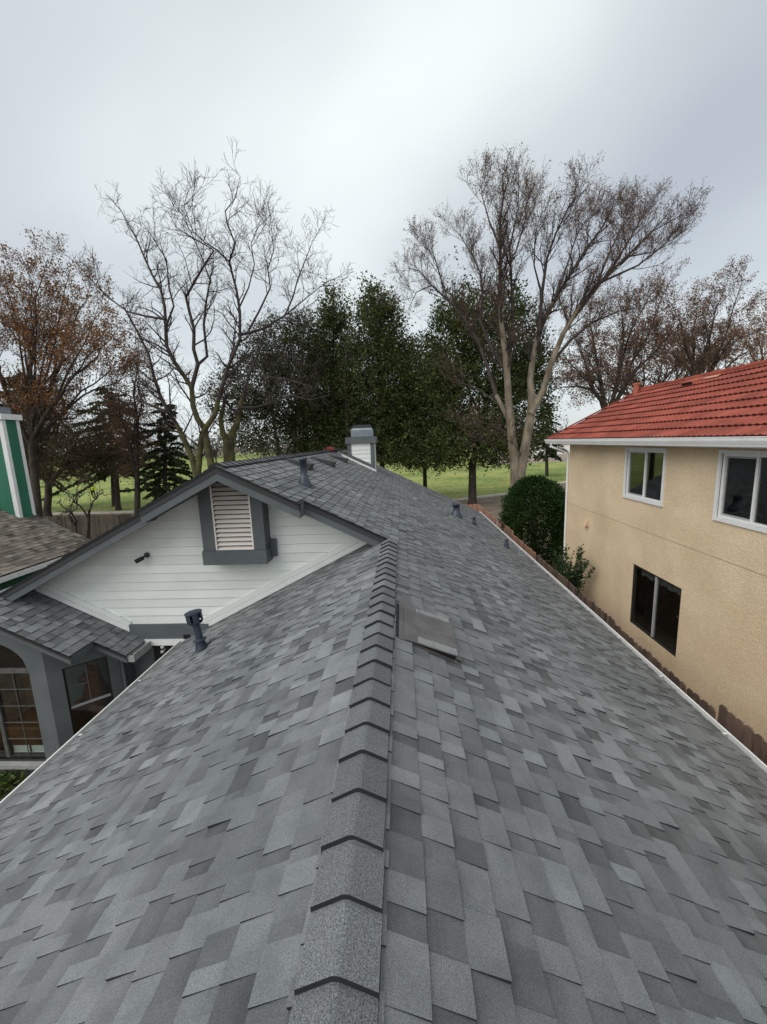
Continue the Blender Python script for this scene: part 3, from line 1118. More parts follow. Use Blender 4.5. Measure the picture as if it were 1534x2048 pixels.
roof_pipe(-1.50, 7.10, .47, .062, 1, fl=.17)
roof_pipe(1.88, 12.75, .40, .105, 1, fl=.2)
roof_pipe(2.40, 12.55, .26, .040, 1, fl=.12)
roof_pipe(2.97, 10.85, .23, .042, 1, fl=.12)
# capped flue on the left slope (leans a little in the view only because the lens looks down)
fx, fy = -2.66, 5.22
fz = zl(fx)
b = MB()
lathe(b, (fx, fy, fz), [(-.05, .120), (.04, .088), (.11, .070), (.14, .064), (.15, .100), (.165, .100), (.18, .055), (.43, .053)], 20)
fl_ = b.build('flue_pipe', [PIPE], house, smooth=False)
b = MB()
lathe(b, (fx, fy, fz), [(.43, .064), (.43, .10), (.445, .105), (.46, .064)], 20)
b.build('cap_collar', [PIPE], fl_)
for j in range(6):
    q = j * math.pi / 3 + .15
    b = MB()
    t0_, t1_ = q - .36, q + .36
    pa = [(fx + .118 * math.cos(t), fy + .118 * math.sin(t)) for t in np.linspace(t0_, t1_, 5)]
    for i in range(4):
        b.face([(pa[i][0], pa[i][1], fz + .455), (pa[i + 1][0], pa[i + 1][1], fz + .455), (pa[i + 1][0], pa[i + 1][1], fz + .60), (pa[i][0], pa[i][1], fz + .60)])
    b.build('cap_baffle', [PIPE], fl_)
b = MB()
lathe(b, (fx, fy, fz), [(.455, .066), (.60, .066)], 16)
b.build('cap_core', [DARKM], fl_)
b = MB()
lathe(b, (fx, fy, fz), [(.598, .128), (.612, .128), (.632, .06), (.636, .001)], 20)
b.build('cap_lid', [PIPE], fl_)
b = MB()
c = Vector((fx, fy, fz)) + LN * .014
A_ = Vector((0, 1, 0))
q4 = [c - LD * .16 - A_ * .17, c - LD * .16 + A_ * .17, c + LD * .26 + A_ * .17, c + LD * .26 - A_ * .17]
b.hexa(q4[::-1] + [q + LN * .006 for q in q4[::-1]])
b.build('pipe_flashing', [PIPE], fl_)

TL = Matrix.Translation((fx, fy, fz)) @ Matrix.Rotation(R(-7), 4, 'Y') @ Matrix.Translation((-fx, -fy, -fz))
fl_.matrix_basis = TL @ Matrix.Translation((fx, fy, fz)) @ Matrix.Scale(.9, 4) @ Matrix.Translation((-fx, -fy, -fz))
# low sheet-metal roof vent beside the ridge
def on_r(x, y, n): return Vector((x, y, zr(x))) + RN * n
b = MB()
lift = .066
c = [on_r(VX0, VY0, .012), on_r(VX1, VY0, .012), on_r(VX1, VY1, .012), on_r(VX0, VY1, .012),
     on_r(VX0, VY0, .016), on_r(VX1, VY0 - .0, lift), on_r(VX1, VY1, lift), on_r(VX0, VY1, .016)]
b.face([c[4], c[5], c[6], c[7]], m=0)
ft = Vector((0, 0, 0))
b.face([c[4] - RN * .004, c[7] - RN * .004, c[6] - RN * .004, c[5] - RN * .004], m=0)
b.face([c[5], c[5] - RN * .008, c[6] - RN * .008, c[6]], m=0)
rv = b.build('roof_vent', [VENTM], house)
b = MB()
y_in = VY0 + .035
b.face([on_r(VX0 + .05, y_in, .0), on_r(VX1 - .015, y_in, .0), on_r(VX1 - .015, y_in, lift - .010), on_r(VX0 + .05, y_in, .017)], m=0)
b.face([on_r(VX1 - .02, y_in, .0), on_r(VX1 - .02, VY1 - .03, .0), on_r(VX1 - .02, VY1 - .03, lift - .012), on_r(VX1 - .02, y_in, lift - .012)], m=0)
b.build('vent_gap_shade', [DARKM], rv)  # black faces stand in for the shade inside the open vent
for (ya, yb_) in ((VY0 + .012, VY0 + .105), (VY1 - .085, VY1 - .01)):
    n_r = 22
    for i in range(n_r):
        f0 = .26 + .70 * i / n_r
        xa = VX0 + (VX1 - VX0) * f0
        xb = xa + (VX1 - VX0) * .70 / n_r * .70
        na = .016 + (lift - .016) * (xa - VX0) / (VX1 - VX0)
        nb_ = .016 + (lift - .016) * (xb - VX0) / (VX1 - VX0)
        b = MB()
        b.hexa([on_r(xa, ya, na + .0005), on_r(xb, ya, nb_ + .0005), on_r(xb, yb_, nb_ + .0005), on_r(xa, yb_, na + .0005),
                on_r(xa, ya, na + .007), on_r(xb, ya, nb_ + .007), on_r(xb, yb_, nb_ + .007), on_r(xa, yb_, na + .007)])
        b.build('vent_rib', [VENTRIB], rv)
b = MB()
b.hexa([on_r(VX0 - .04, VY0 - .01, .0105), on_r(VX1 + .005, VY0 - .01, .0105), on_r(VX1 + .005, VY1 + .10, .0105), on_r(VX0 - .04, VY1 + .10, .0105),
        on_r(VX0 - .04, VY0 - .01, .0118), on_r(VX1 + .005, VY0 - .01, .0118), on_r(VX1 + .005, VY1 + .10, .0118), on_r(VX0 - .04, VY1 + .10, .0118)])
b.build('vent_flange', [VENTM], rv)

# slant vents along the far ridge
SLV = mat('slant_vent_metal', (.035, .040, .038), (.055, .060, .056), scale=5, rough=.6)
for (px, py, ww) in ((600, 930, .50), (650, 926, .55), (679, 919, .6), (694, 909, .6)):
    v_ = ray(px, py)
    t_ = -(CAM.z + .5 * CAM.x) / (v_.z + .5 * v_.x)
    p_ = CAM + v_ * t_
    b = MB()
    x0, x1, y0_, y1_ = p_.x - .26, p_.x + .22, p_.y - .18, p_.y + .22
    b.hexa([on_r(x0, y0_, .008), on_r(x1, y0_, .008), on_r(x1, y1_, .008), on_r(x0, y1_, .008),
            on_r(x0, y0_, .02), on_r(x1, y0_, .14), on_r(x1, y1_, .14), on_r(x0, y1_, .02)])
    sv = b.build('slant_vent', [SLV], house)
    b = MB()
    b.hexa([on_r(x0 - .08, y0_ - .08, .011), on_r(x1 + .03, y0_ - .08, .011), on_r(x1 + .03, y1_ + .08, .011), on_r(x0 - .08, y1_ + .08, .011),
            on_r(x0 - .08, y0_ - .08, .0145), on_r(x1 + .03, y0_ - .08, .0145), on_r(x1 + .03, y1_ + .08, .0145), on_r(x0 - .08, y1_ + .08, .0145)])
    b.build('vent_flange', [SLV], sv)

# chimney chase
CX0, CX1, CY0, CY1 = -1.74, -.78, 15.0, 16.0
b = MB()
b.box(CX0, CX1, CY0, CY1, -.4, 1.42)
ch = b.build('chimney', [SIDE], house)
z = .44
i = 0
while z < 1.40:
    b = MB()
    zt = min(z + .15, 1.41)
    # front boards clipped by the roof slope
    xl = max(CX0 + .13, (-z) / TP + .16)
    xt = max(CX0 + .13, (-zt) / TP + .16)
    b.hexa([(xl, CY0 - .018, z), (CX1 - .13, CY0 - .018, z), (CX1 - .13, CY0, z), (xl, CY0, z),
            (xt, CY0 - .003, zt - .004), (CX1 - .13, CY0 - .003, zt - .004), (CX1 - .13, CY0, zt - .004), (xt, CY0, zt - .004)], rr.uniform(.3, .8))
    b.build('siding_board', [SIDE], ch)
    z += .15
for (xa, xb) in ((CX0 - .01, CX0 + .13), (CX1 - .13, CX1 + .012)):
    b = MB()
    b.box(xa, xb, CY0 - .03, CY0 + .10, zr(xb) - .05, 1.42)
    b.build('corner_board', [GREY], ch)
b = MB()
b.box(CX1, CX1 + .012, CY1 - .12, CY1 + .01, .2, 1.42)
b.build('corner_board', [GREY], ch)
b = MB()
b.beam((CX0, CY0 - .032, zr(CX0) + .06), (CX1 + .01, CY0 - .032, zr(CX1) + .06), (0, .03, 0), (0, 0, .14))
b.build('base_trim', [GREY], ch)
b = MB()
b.beam((CX0 - .22, CY0 - .05, zr(CX0 - .22) + .005), (CX1 + .05, CY0 - .05, zr(CX1 + .05) + .005), (0, .06, 0), (0, 0, .075))
b.build('flashing', [WHITE], ch)
b = MB()
b.box(CX0 - .07, CX1 + .08, CY0 - .09, CY1 + .07, 1.42, 1.65)
b.build('chimney_crown', [GREY], ch)
b = MB()
c0x, c1x = CX0 + .14, CX1 - .06
b.hexa([(c0x - .02, CY0 + .15, 1.66), (c1x + .02, CY0 + .15, 1.66), (c1x + .02, CY1 - .15, 1.66), (c0x - .02, CY1 - .15, 1.66),
        (c0x - .02, CY0 + .15, 1.90), (c1x + .02, CY0 + .15, 1.90), (c1x + .02, CY1 - .15, 1.90), (c0x - .02, CY1 - .15, 1.90)])
b.hexa([(c0x - .02, CY0 + .15, 1.90), (c1x + .02, CY0 + .15, 1.90), (c1x + .02, CY1 - .15, 1.90), (c0x - .02, CY1 - .15, 1.90),
        (c0x + .03, CY0 + .2, 1.965), (c1x - .03, CY0 + .2, 1.965), (c1x - .03, CY1 - .2, 1.965), (c0x + .03, CY1 - .2, 1.965)])
b.build('spark_arrestor', [GALV], ch)
b = MB()
b.hexa([(c0x + .0, CY0 + .25, 1.967), (c1x - .0, CY0 + .25, 1.967), (c1x - .0, CY1 - .25, 1.967), (c0x + .0, CY1 - .25, 1.967),
        (c0x + .08, CY0 + .3, 2.09), (c1x - .08, CY0 + .3, 2.09), (c1x - .08, CY1 - .3, 2.09), (c0x + .08, CY1 - .3, 2.09)])
b.build('arrestor_lid', [DARKM], ch)

# things on the house
sc_ = thing('security_camera', 'small black bullet security camera mounted on the pale siding gable', 'camera')
b = MB()
c = atY(294, 1110, YW - .04)
lathe(b, c, [(0, .045), (.012, .045), (.02, .02)], 14, axis=Vector((0, -1, 0)))
b.build('mount_plate', [DARKM], sc_)
b = MB()
b.tube([c + Vector((0, -.01, 0)), c + Vector((-.02, -.05, -.01)), c + Vector((-.04, -.07, -.03))], .014, 8)
b.build('arm', [DARKM], sc_)
b = MB()
b.tube([c + Vector((-.02, -.06, -.025)), c + Vector((-.03, -.065, -.03)), c + Vector((-.12, -.13, -.075)), c + Vector((-.125, -.134, -.078))], [.02, .034, .036, .028], 12)
b.build('camera_body', [DARKM], sc_)

bagm = mat('red_canvas', (.10, .014, .014), (.16, .025, .025), scale=12, rough=.8)
BAGS = .62
bag = thing('tool_bag', 'red and black tool bag lying on the far roof ridge near the chimney', 'bag')
bp = atY(666, 897, 14.6)
bx_, by_, bz_ = -2.28, 14.6, ZF - .02
b = MB()
lathe(b, (bx_ - .25, by_, bz_ + .13), [(0, .001), (0, .12), (.02, .14), (.42, .14), (.44, .12), (.44, .001)], 14, axis=Vector((1, 0, -.12)))
b.build('bag_body', [bagm], bag)
b = MB()
b.tube([(bx_ - .05, by_, bz_ + .24), (bx_ - .02, by_ - .02, bz_ + .36), (bx_ + .1, by_ - .02, bz_ + .35), (bx_ + .14, by_, bz_ + .2)], .016, 6)
b.build('handle', [DARKM], bag)
b = MB()
lathe(b, (bx_ + .16, by_ - .02, bz_ + .10), [(0, .001), (0, .10), (.03, .13), (.2, .12), (.24, .06), (.24, .001)], 12, axis=Vector((.9, 0, -.4)))
b.build('bag_pocket', [DARKM], bag)
b = MB()
b.tube([(bx_ - .5, by_ + .1, bz_ + .02), (bx_ - .45, by_ + .1, bz_ + .10), (bx_ - .15, by_ + .15, bz_ + .13)], [.05, .06, .04], 8)
b.build('strap', [bagm], bag)

for o_ in list(bag.children):
    o_.matrix_basis = Matrix.Translation((bx_, by_, bz_)) @ Matrix.Scale(BAGS, 4) @ Matrix.Translation((-bx_, -by_, -bz_))
# furniture seen through the bay windows
sofa_m = mat('tan_leather', (.12, .05, .016), (.18, .08, .026), scale=5, rough=.6)
sofa = thing('sofa', 'tan leather sofa inside the room behind the bay window', 'sofa')
for nm, bx in (('seat', (-6.9, -5.75, 6.05, 6.6, -3.5, -3.2)), ('backrest', (-6.9, -5.75, 6.6, 6.8, -3.5, -2.55)), ('armrest', (-5.75, -5.58, 6.05, 6.8, -3.6, -2.9)),
               ('armrest', (-7.1, -6.9, 6.05, 6.8, -3.6, -2.9)), ('base', (-6.9, -5.75, 6.1, 6.75, -3.9, -3.5))):
    b = MB()
    b.box(*bx)
    o = b.build(nm, [sofa_m], sofa)
    md = o.modifiers.new('bevel', 'BEVEL')
    md.width = .05
    md.segments = 3
toy = thing('plush_toy', 'orange plush toy with a snout propped up behind the sash window', 'toy')
toym = mat('orange_plush', (.15, .05, .018), (.20, .075, .03), scale=20, rough=.95)
tb = Vector((-5.18, 6.22, -2.34))
b = MB()
b.tube([tb + Vector((0, .02, -.9)), tb + Vector((0, .02, -.55)), tb + Vector((0, 0, -.3)), tb + Vector((0, 0, -.1)), tb, tb + Vector((-.01, 0, .10)), tb + Vector((-.01, 0, .2))], [.02, .15, .19, .13, .11, .12, .03], 12)
b.build('body', [toym], toy, smooth=True)
b = MB()
b.tube([tb + Vector((-.03, -.06, .05)), tb + Vector((-.09, -.17, .03)), tb + Vector((-.10, -.19, .03))], [.08, .065, .02], 10)
b.build('muzzle', [mat('pink_plush', (.18, .085, .055), rough=.95)], toy, smooth=True)
for s_ in (-1, 1):
    b = MB()
    b.tube([tb + Vector((.06 * s_, 0, .15)), tb + Vector((.10 * s_, -.01, .25)), tb + Vector((.10 * s_, -.01, .30))], [.03, .03, .006], 8)
    b.build('ear', [toym], toy, smooth=True)
cus = thing('red_cushion', 'dark red cushion standing beside the plush toy behind glass', 'cushion')
b = MB()
b.box(-5.02, -4.76, 6.45, 6.85, -3.2, -2.1)
o = b.build('cover', [mat('dark_red_cloth', (.075, .010, .010), (.10, .014, .014), scale=8, rough=.9)], cus)
md = o.modifiers.new('bevel', 'BEVEL')
md.width = .08
md.segments = 3

# ------------------------------------------------------------------ beige two-storey house
beige = thing('beige_house', 'two-storey beige stucco house with red tile roof and white framed windows', 'house')
BX, BYE, BTOP = 6.07, 14.68, 1.22
wins = {'a': (9.44, 10.97, -.17, 1.02), 'b': (6.33, 7.79, -.17, 1.02), 'c': (8.54, 10.37, -3.44, -1.86)}
b = MB()
ys = sorted({-1.5, BYE, *(q for w_ in wins.values() for q in w_[:2])})
zs_ = sorted({GZ, BTOP + .2, *(q for w_ in wins.values() for q in w_[2:])})
for i in range(len(ys) - 1):
    for j in range(len(zs_) - 1):
        yc, zc = (ys[i] + ys[i + 1]) / 2, (zs_[j] + zs_[j + 1]) / 2
        if any(w_[0] < yc < w_[1] and w_[2] < zc < w_[3] for w_ in wins.values()):
            continue
        b.face([(BX, ys[i + 1], zs_[j]), (BX, ys[i], zs_[j]), (BX, ys[i], zs_[j + 1]), (BX, ys[i + 1], zs_[j + 1])])
for (y0_, y1_, z0, z1) in wins.values():
    for q in ([(BX, y0_, z0), (BX + .11, y0_, z0), (BX + .11, y0_, z1), (BX, y0_, z1)], [(BX, y1_, z1), (BX + .11, y1_, z1), (BX + .11, y1_, z0), (BX, y1_, z0)],
              [(BX, y0_, z0), (BX, y1_, z0), (BX + .11, y1_, z0), (BX + .11, y0_, z0)], [(BX, y0_, z1), (BX + .11, y0_, z1), (BX + .11, y1_, z1), (BX, y1_, z1)]):
        b.face(q)
b.face([(BX, BYE, GZ), (BX, BYE, 1.42), (8.72, BYE, 2.78), (11.4, BYE, 1.42), (11.4, BYE, GZ)][::-1])
b.face([(11.4, BYE, GZ), (11.4, BYE, 1.42), (11.4, -1.5, 1.42), (11.4, -1.5, GZ)])
b.face([(BX, -1.5, GZ), (11.4, -1.5, GZ), (11.4, -1.5, 1.42), (8.72, -1.5, 2.78), (BX, -1.5, 1.42)])
b.build('wall', [STUC], beige)
b = MB()
zsm = -.93
b.box(BX - .004, BX + .002, -1.5, BYE - .05, zsm - .004, zsm + .004)
b.build('stucco_seam', [SEAM], beige)


def slider(y0_, y1_, z0, z1, name, framem, trim=None, fw=.05):
    b = MB()
    d0, d1 = BX + .012, BX + .07
    b.box(d0, d1, y0_, y0_ + fw, z0, z1)
    wn = b.build(name, [framem], beige)
    for bx in ((d0, d1, y1_ - fw, y1_, z0, z1), (d0, d1, y0_ + fw, y1_ - fw, z1 - fw, z1), (d0, d1, y0_ + fw, y1_ - fw, z0, z0 + fw)):
        b = MB()
        b.box(*bx)
        b.build('frame_rail', [framem], wn)
    ym = (y0_ + y1_) / 2
    b = MB()
    b.box(d0 + .004, d1, ym - .022, ym + .022, z0 + fw, z1 - fw)
    b.build('mullion', [ALU if framem is DKFR else framem], wn)
    # the sliding half (far side) has its own inner sash
    for bx in ((d0 + .02, d1 - .01, y1_ - fw - .035, y1_ - fw, z0 + fw, z1 - fw), (d0 + .02, d1 - .01, ym + .022, y1_ - fw - .035, z1 - fw - .035, z1 - fw),
               (d0 + .02, d1 - .01, ym + .022, y1_ - fw - .035, z0 + fw, z0 + fw + .035)):
        b = MB()
        b.box(*bx)
        b.build('sash_rail', [ALU if framem is not DKFR else DKFR], wn)
    for (ya, yb_, dd) in ((y0_ + fw, ym - .022, .05), (ym + .022, y1_ - fw - .035, .04)):
        b = MB()
        b.box(BX + dd, BX + dd + .005, ya, yb_, z0 + fw, z1 - fw)
        b.build('pane', [GLASSD], wn)
    if trim:
        t = trim
        for bx in ((BX - .035, BX + .0115, y0_ - t, y0_, z0 - t, z1 + t), (BX - .035, BX + .0115, y1_, y1_ + t, z0 - t, z1 + t),
                   (BX - .034, BX + .0115, y0_, y1_, z1, z1 + t), (BX - .036, BX + .0115, y0_, y1_, z0 - t, z0)):
            b = MB()
            b.box(*bx)
            b.build('casing', [WHITE], wn)
    # dim room behind the glass
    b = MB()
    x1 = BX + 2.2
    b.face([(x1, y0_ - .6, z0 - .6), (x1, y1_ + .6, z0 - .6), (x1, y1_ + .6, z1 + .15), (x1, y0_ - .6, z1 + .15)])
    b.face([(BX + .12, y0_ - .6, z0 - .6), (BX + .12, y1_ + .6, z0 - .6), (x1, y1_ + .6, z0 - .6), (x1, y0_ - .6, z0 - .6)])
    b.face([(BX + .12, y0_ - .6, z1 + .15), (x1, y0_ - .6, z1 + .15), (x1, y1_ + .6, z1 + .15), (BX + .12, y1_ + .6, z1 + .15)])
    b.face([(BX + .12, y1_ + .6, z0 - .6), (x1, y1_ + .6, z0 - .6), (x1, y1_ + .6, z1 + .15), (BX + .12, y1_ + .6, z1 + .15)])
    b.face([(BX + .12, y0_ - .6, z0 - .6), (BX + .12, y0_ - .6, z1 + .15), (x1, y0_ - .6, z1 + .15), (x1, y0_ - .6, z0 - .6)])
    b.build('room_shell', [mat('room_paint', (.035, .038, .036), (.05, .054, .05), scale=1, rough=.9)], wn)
    return wn


slider(*wins['a'], 'white_window', WHITE, trim=.06)
slider(*wins['b'], 'white_window', WHITE, trim=.06)
wc = slider(*wins['c'], 'dark_window', DKFR, trim=None, fw=.035)
# ruffled valance behind the lower window
b = MB()
vm = mat('lace_valance', (.16, .17, .17), (.24, .25, .25), scale=30, rough=.9)
yy = np.linspace(wins['c'][0] + .06, wins['c'][1] - .06, 90)
for i in range(len(yy) - 1):
    xa = BX + .17 + .018 * math.sin(yy[i] * 55)
    xb = BX + .17 + .018 * math.sin(yy[i + 1] * 55)
    za = -2.12 + .02 * math.sin(yy[i] * 17)
    zb = -2.12 + .02 * math.sin(yy[i + 1] * 17)
    b.face([(xa, yy[i], za), (xb, yy[i + 1], zb), (xb, yy[i + 1], -1.86), (xa, yy[i], -1.86)])
b.build('valance', [vm], wc)
cab = thing('kitchen_shelf', 'shelf of red and pale boxes inside the dark framed window', 'shelf')
for nm, bx, m_ in (('shelf_board', (BX + .5, BX + .9, 8.5, 9.35, -2.86, -2.83), ALU), ('red_box', (BX + .55, BX + .85, 8.6, 9.2, -2.55, -2.36), bagm),
                   ('pale_box', (BX + .55, BX + .85, 8.65, 9.3, -2.83, -2.56), ALU)):
    b = MB()
    b.box(*bx)
    b.build(nm, [m_], cab)

# wall vent hood, gutter, downspout
b = MB()
hc = Vector((BX, 13.06, -1.36))
b.face([hc + Vector((0, -.10, .16)), hc + Vector((0, .10, .16)), hc + Vector((-.13, .10, -.06)), hc + Vector((-.13, -.10, -.06))])
b.face([hc + Vector((0, -.10, .16)), hc + Vector((-.13, -.10, -.06)), hc + Vector((0, -.10, -.08))])
b.face([hc + Vector((0, .10, .16)), hc + Vector((0, .10, -.08)), hc + Vector((-.13, .10, -.06))])
b.build('vent_hood', [mat('beige_paint', (.62, .44, .27), rough=.7)], beige)
EX, EZ = 5.60, 1.33
b = MB()
gx0 = EX - .10
prof = [(0.115, -.15), (0.045, -.15), (.035, -.12), (.018, -.085), (.004, -.05), (.0, -.006), (-.006, .0), (-.006, .012), (.012, .012), (.012, -.004)]
for i in range(len(prof) - 1):
    (xa, za), (xb, zb) = prof[i], prof[i + 1]
    b.face([(gx0 + xa, -1.8, EZ + za - .02), (gx0 + xa, 15.58, EZ + za - .02), (gx0 + xb, 15.58, EZ + zb - .02), (gx0 + xb, -1.8, EZ + zb - .02)])
b.face([(gx0 + xa, 15.58, EZ + za - .02) for xa, za in prof[:8]] + [(gx0 + .115, 15.58, EZ - .03)])
b.face([(gx0 + .115, -1.8, EZ - .17), (gx0 + .115, 15.58, EZ - .17), (gx0 + .115, 15.58, EZ - .03), (gx0 + .115, -1.8, EZ - .03)])
b.build('gutter', [GUT], beige)
b = MB()
b.box(EX + .016, EX + .04, -1.8, 15.5, EZ - .19, EZ - .03)
b.build('fascia', [WHITE], beige)
b = MB()
b.box(EX + .04, BX, -1.5, 15.45, EZ - .19, EZ - .17)
b.build('soffit', [mat('soffit_paint', (.50, .38, .23), rough=.9)], beige)
b = MB()
b.tube([(gx0 + .06, 15.05, EZ - .16), (gx0 + .06, 15.05, EZ - .27), (BX - .04, BYE + .03, EZ - .50), (BX - .035, BYE + .03, EZ - .6), (BX - .035, BYE + .03, GZ + .1)], .038, 8)
b.build('downspout', [GUT], beige)
# red tile roof
CT = 1 / math.sqrt(1.25)
TD = Vector((-CT, 0, -CT * .5))
TN = Vector((-CT * .5, 0, CT))
TRX, TRZ = 8.74, EZ + .5 * (8.74 - EX)
b = MB()
slab(b, [(EX, -1.8, EZ), (EX, 15.55, EZ), (TRX, 15.55, TRZ), (TRX, -1.8, TRZ)], .10, -.004)
slab(b, [(TRX, -1.8, TRZ), (TRX, 15.55, TRZ), (11.9, 15.55, TRZ - .5 * (11.9 - TRX)), (11.9, -1.8, TRZ - .5 * (11.9 - TRX))], .10, -.004)
troof = b.build('roof', [TILE_D], beige)
TW, TE = 0.42, 0.372


def tile_geo(b, M, sh):
    n = 14
    for i in range(n):
        def pt(j, row):
            a = TW * j / n
            h = .020 * (0.5 - .5 * math.cos(2 * math.pi * j / n * 3)) ** .8
            if row == 0:
                q = (a, 0.0, .038 + h)
            elif row == 1:
                q = (a, -TE * 1.02, .006 + h * .8)
            else:
                q = (a, .003, -.004)
            return M @ Vector(q) if M else q
        b.face([pt(i, 1), pt(i + 1, 1), pt(i + 1, 0), pt(i, 0)], sh, 0)
        b.face([pt(i, 0), pt(i + 1, 0), pt(i + 1, 2), pt(i, 2)], sh, 1)


tiles = []
for k in range(10):
    s = (TRX - EX) / CT + .06 - k * TE
    off = (k % 2) * TW / 2
    yv = -1.8 - off
    while yv < 15.52:
        tiles.append((k, s, yv))
        yv += TW
rr = random.Random(77)
tms = []
for s_ in (.1, .3, .5, .7, .9):
    b = MB()
    tile_geo(b, None, s_)
    tms.append(b.mesh('roof_tile', [TILE, TILE_D]))
TA = Vector((0, 1, 0))
rest = MB()
cnt = 0
for k, s, yv in tiles:
    O = Vector((TRX, yv, TRZ)) + TD * s
    M = frame(O + TN * rr.uniform(0, .003), TA, TD, TN)
    pr = project(O)
    if yv > 4.6 and yv + TW < 15.62 and cnt < 300:
        link('roof_tile', rr.choice(tms), troof, M)
        cnt += 1
    elif yv + TW < 15.62:
        tile_geo(rest, M, rr.random())
o = rest.build('tile_cover', [TILE, TILE_D], troof)
o['kind'] = 'stuff'
b = MB()
tile_rows = 10
for k in range(9):
    for i in range(14):
        pass
yv = -1.8
while yv < 15.5:
    b = MB()
    b.tube([(TRX, yv, TRZ + .028), (TRX, yv + .42, TRZ + .018)], [.095, .08], 12, s=rr.random())
    b.build('ridge_tile', [TILE], troof)
    yv += .40
b = MB()
b.beam((EX - .02, 15.54, EZ + .005), (TRX, 15.54, TRZ + .005), (0, .03, 0), (0, 0, .05))
b.build('rake_trim', [TILE], troof)
b = MB()
lathe(b, (8.55, 15.35, TRZ - .1), [(-.1, .10), (.06, .10), (.07, .095), (.30, .09), (.30, .12), (.36, .12), (.36, .08), (.3, .08)], 14)
b.build('vent_pipe', [TERRA], beige, smooth=False)


def on_t(x, y, n): return Vector((x, y, EZ + .5 * (x - EX))) + TN * n


b = MB()
hx, hy = 8.38, 12.15
b.hexa([on_t(hx - .16, hy - .24, .03), on_t(hx + .22, hy - .24, .03), on_t(hx + .22, hy + .24, .03), on_t(hx - .16, hy + .24, .03),
        on_t(hx - .16, hy - .24, .15), on_t(hx + .22, hy - .24, .07), on_t(hx + .22, hy + .24, .07), on_t(hx - .16, hy + .24, .15)][::1])
tv = b.build('tile_vent', [TERRA], beige)
b = MB()
b.face([on_t(hx - .163, hy - .20, .055), on_t(hx - .163, hy - .20, .135), on_t(hx - .163, hy + .20, .135), on_t(hx - .163, hy + .20, .055)])
b.build('vent_opening', [DARKM], tv)
b = MB()
b.hexa([on_t(hx + .05, hy - .75, .05), on_t(hx + .16, hy - .75, .05), on_t(hx + .16, hy - .26, .05), on_t(hx + .05, hy - .26, .05),
        on_t(hx + .05, hy - .75, .06), on_t(hx + .16, hy - .75, .06), on_t(hx + .16, hy - .26, .07), on_t(hx + .05, hy - .26, .07)])
b.build('vent_flashing', [mat('pale_terracotta', (.50, .27, .19), rough=.7)], tv)
b = MB()
fx_, fy_ = 6.63, 12.45
b.hexa([on_t(fx_ - .08, fy_ - .09, .03), on_t(fx_ + .10, fy_ - .09, .03), on_t(fx_ + .10, fy_ + .09, .03), on_t(fx_ - .08, fy_ + .09, .03),
        on_t(fx_ - .08, fy_ - .09, .10), on_t(fx_ + .10, fy_ - .05, .055), on_t(fx_ + .10, fy_ + .05, .055), on_t(fx_ - .08, fy_ + .09, .10)])
b.build('tile_vent', [TERRA], beige)

# ------------------------------------------------------------------ green neighbour
gh = thing('green_house', 'green house with weathered brown shingle roof, white gutter and tall trimmed chimney', 'house')
GP = .52
zg = lambda x: -1.43 - GP * (x + 10.4)
CG = 1 / math.sqrt(1 + GP * GP)
GD = Vector((CG, 0, -GP * CG))
GN = Vector((GP * CG, 0, CG))
GXE, GXR, GYE = -10.12, -15.5, 13.0
b = MB()
slab(b, [(GXR, 2, zg(GXR)), (GXE, 2, zg(GXE)), (GXE, GYE, zg(GXE)), (GXR, GYE, zg(GXR))][::-1])
slab(b, [(GXR, 2, zg(GXR)), (GXR, GYE, zg(GXR)), (GXR - 5, GYE, zg(GXR) - 2.6), (GXR - 5, 2, zg(GXR) - 2.6)][::-1])
groof = b.build('roof', [DECK], gh)
GS = Shingler(.140, [BSH, mat('brown_edge', (.035, .028, .022), rough=.95)], random.Random(4), thick=(.006, .012), widths=(.13, .17, .21, .26, .31), contrast=1.5)
GS.lay((GXR, 0, zg(GXR)), RA, GD, GN, .05, (GXE - GXR) / CG + .02, lambda s: (-GYE, -2))
GS.finish(groof)
b = MB()
b.box(-10.9, -10.75, 2.3, GYE - .4, GZ, zg(-10.75) - .15)
b.box(-20, -10.9, GYE - .5, GYE - .4, GZ, zg(-10.75) - .2)
b.build('wall', [GREEN], gh)
b = MB()
b.face([(-20, GYE - .45, zg(-10.75) - .2), (-10.75, GYE - .45, zg(-10.75) - .2), (GXR, GYE - .45, zg(GXR) - .12)])
b.build('gable', [GREEN], gh)
b = MB()
b.box(GXE - .02, GXE + .10, 2, GYE - .05, zg(GXE) - .16, zg(GXE) - .13)
b.box(GXE + .088, GXE + .10, 2, GYE - .05, zg(GXE) - .13, zg(GXE) - .03)
b.box(GXE - .02, GXE - .008, 2, GYE - .05, zg(GXE) - .13, zg(GXE) - .04)
b.build('gutter', [GUT], gh)
litter = MB()
rr = random.Random(31)
for i in range(500):
    litter.leaf((GXE + rr.uniform(.0, .08), rr.uniform(6, GYE), zg(GXE) - .10 + rr.uniform(0, .07)), rr.uniform(.03, .07), rr, rr.random())
o = litter.build('leaf_litter', [LEAF_BR], gh)
o['kind'] = 'stuff'
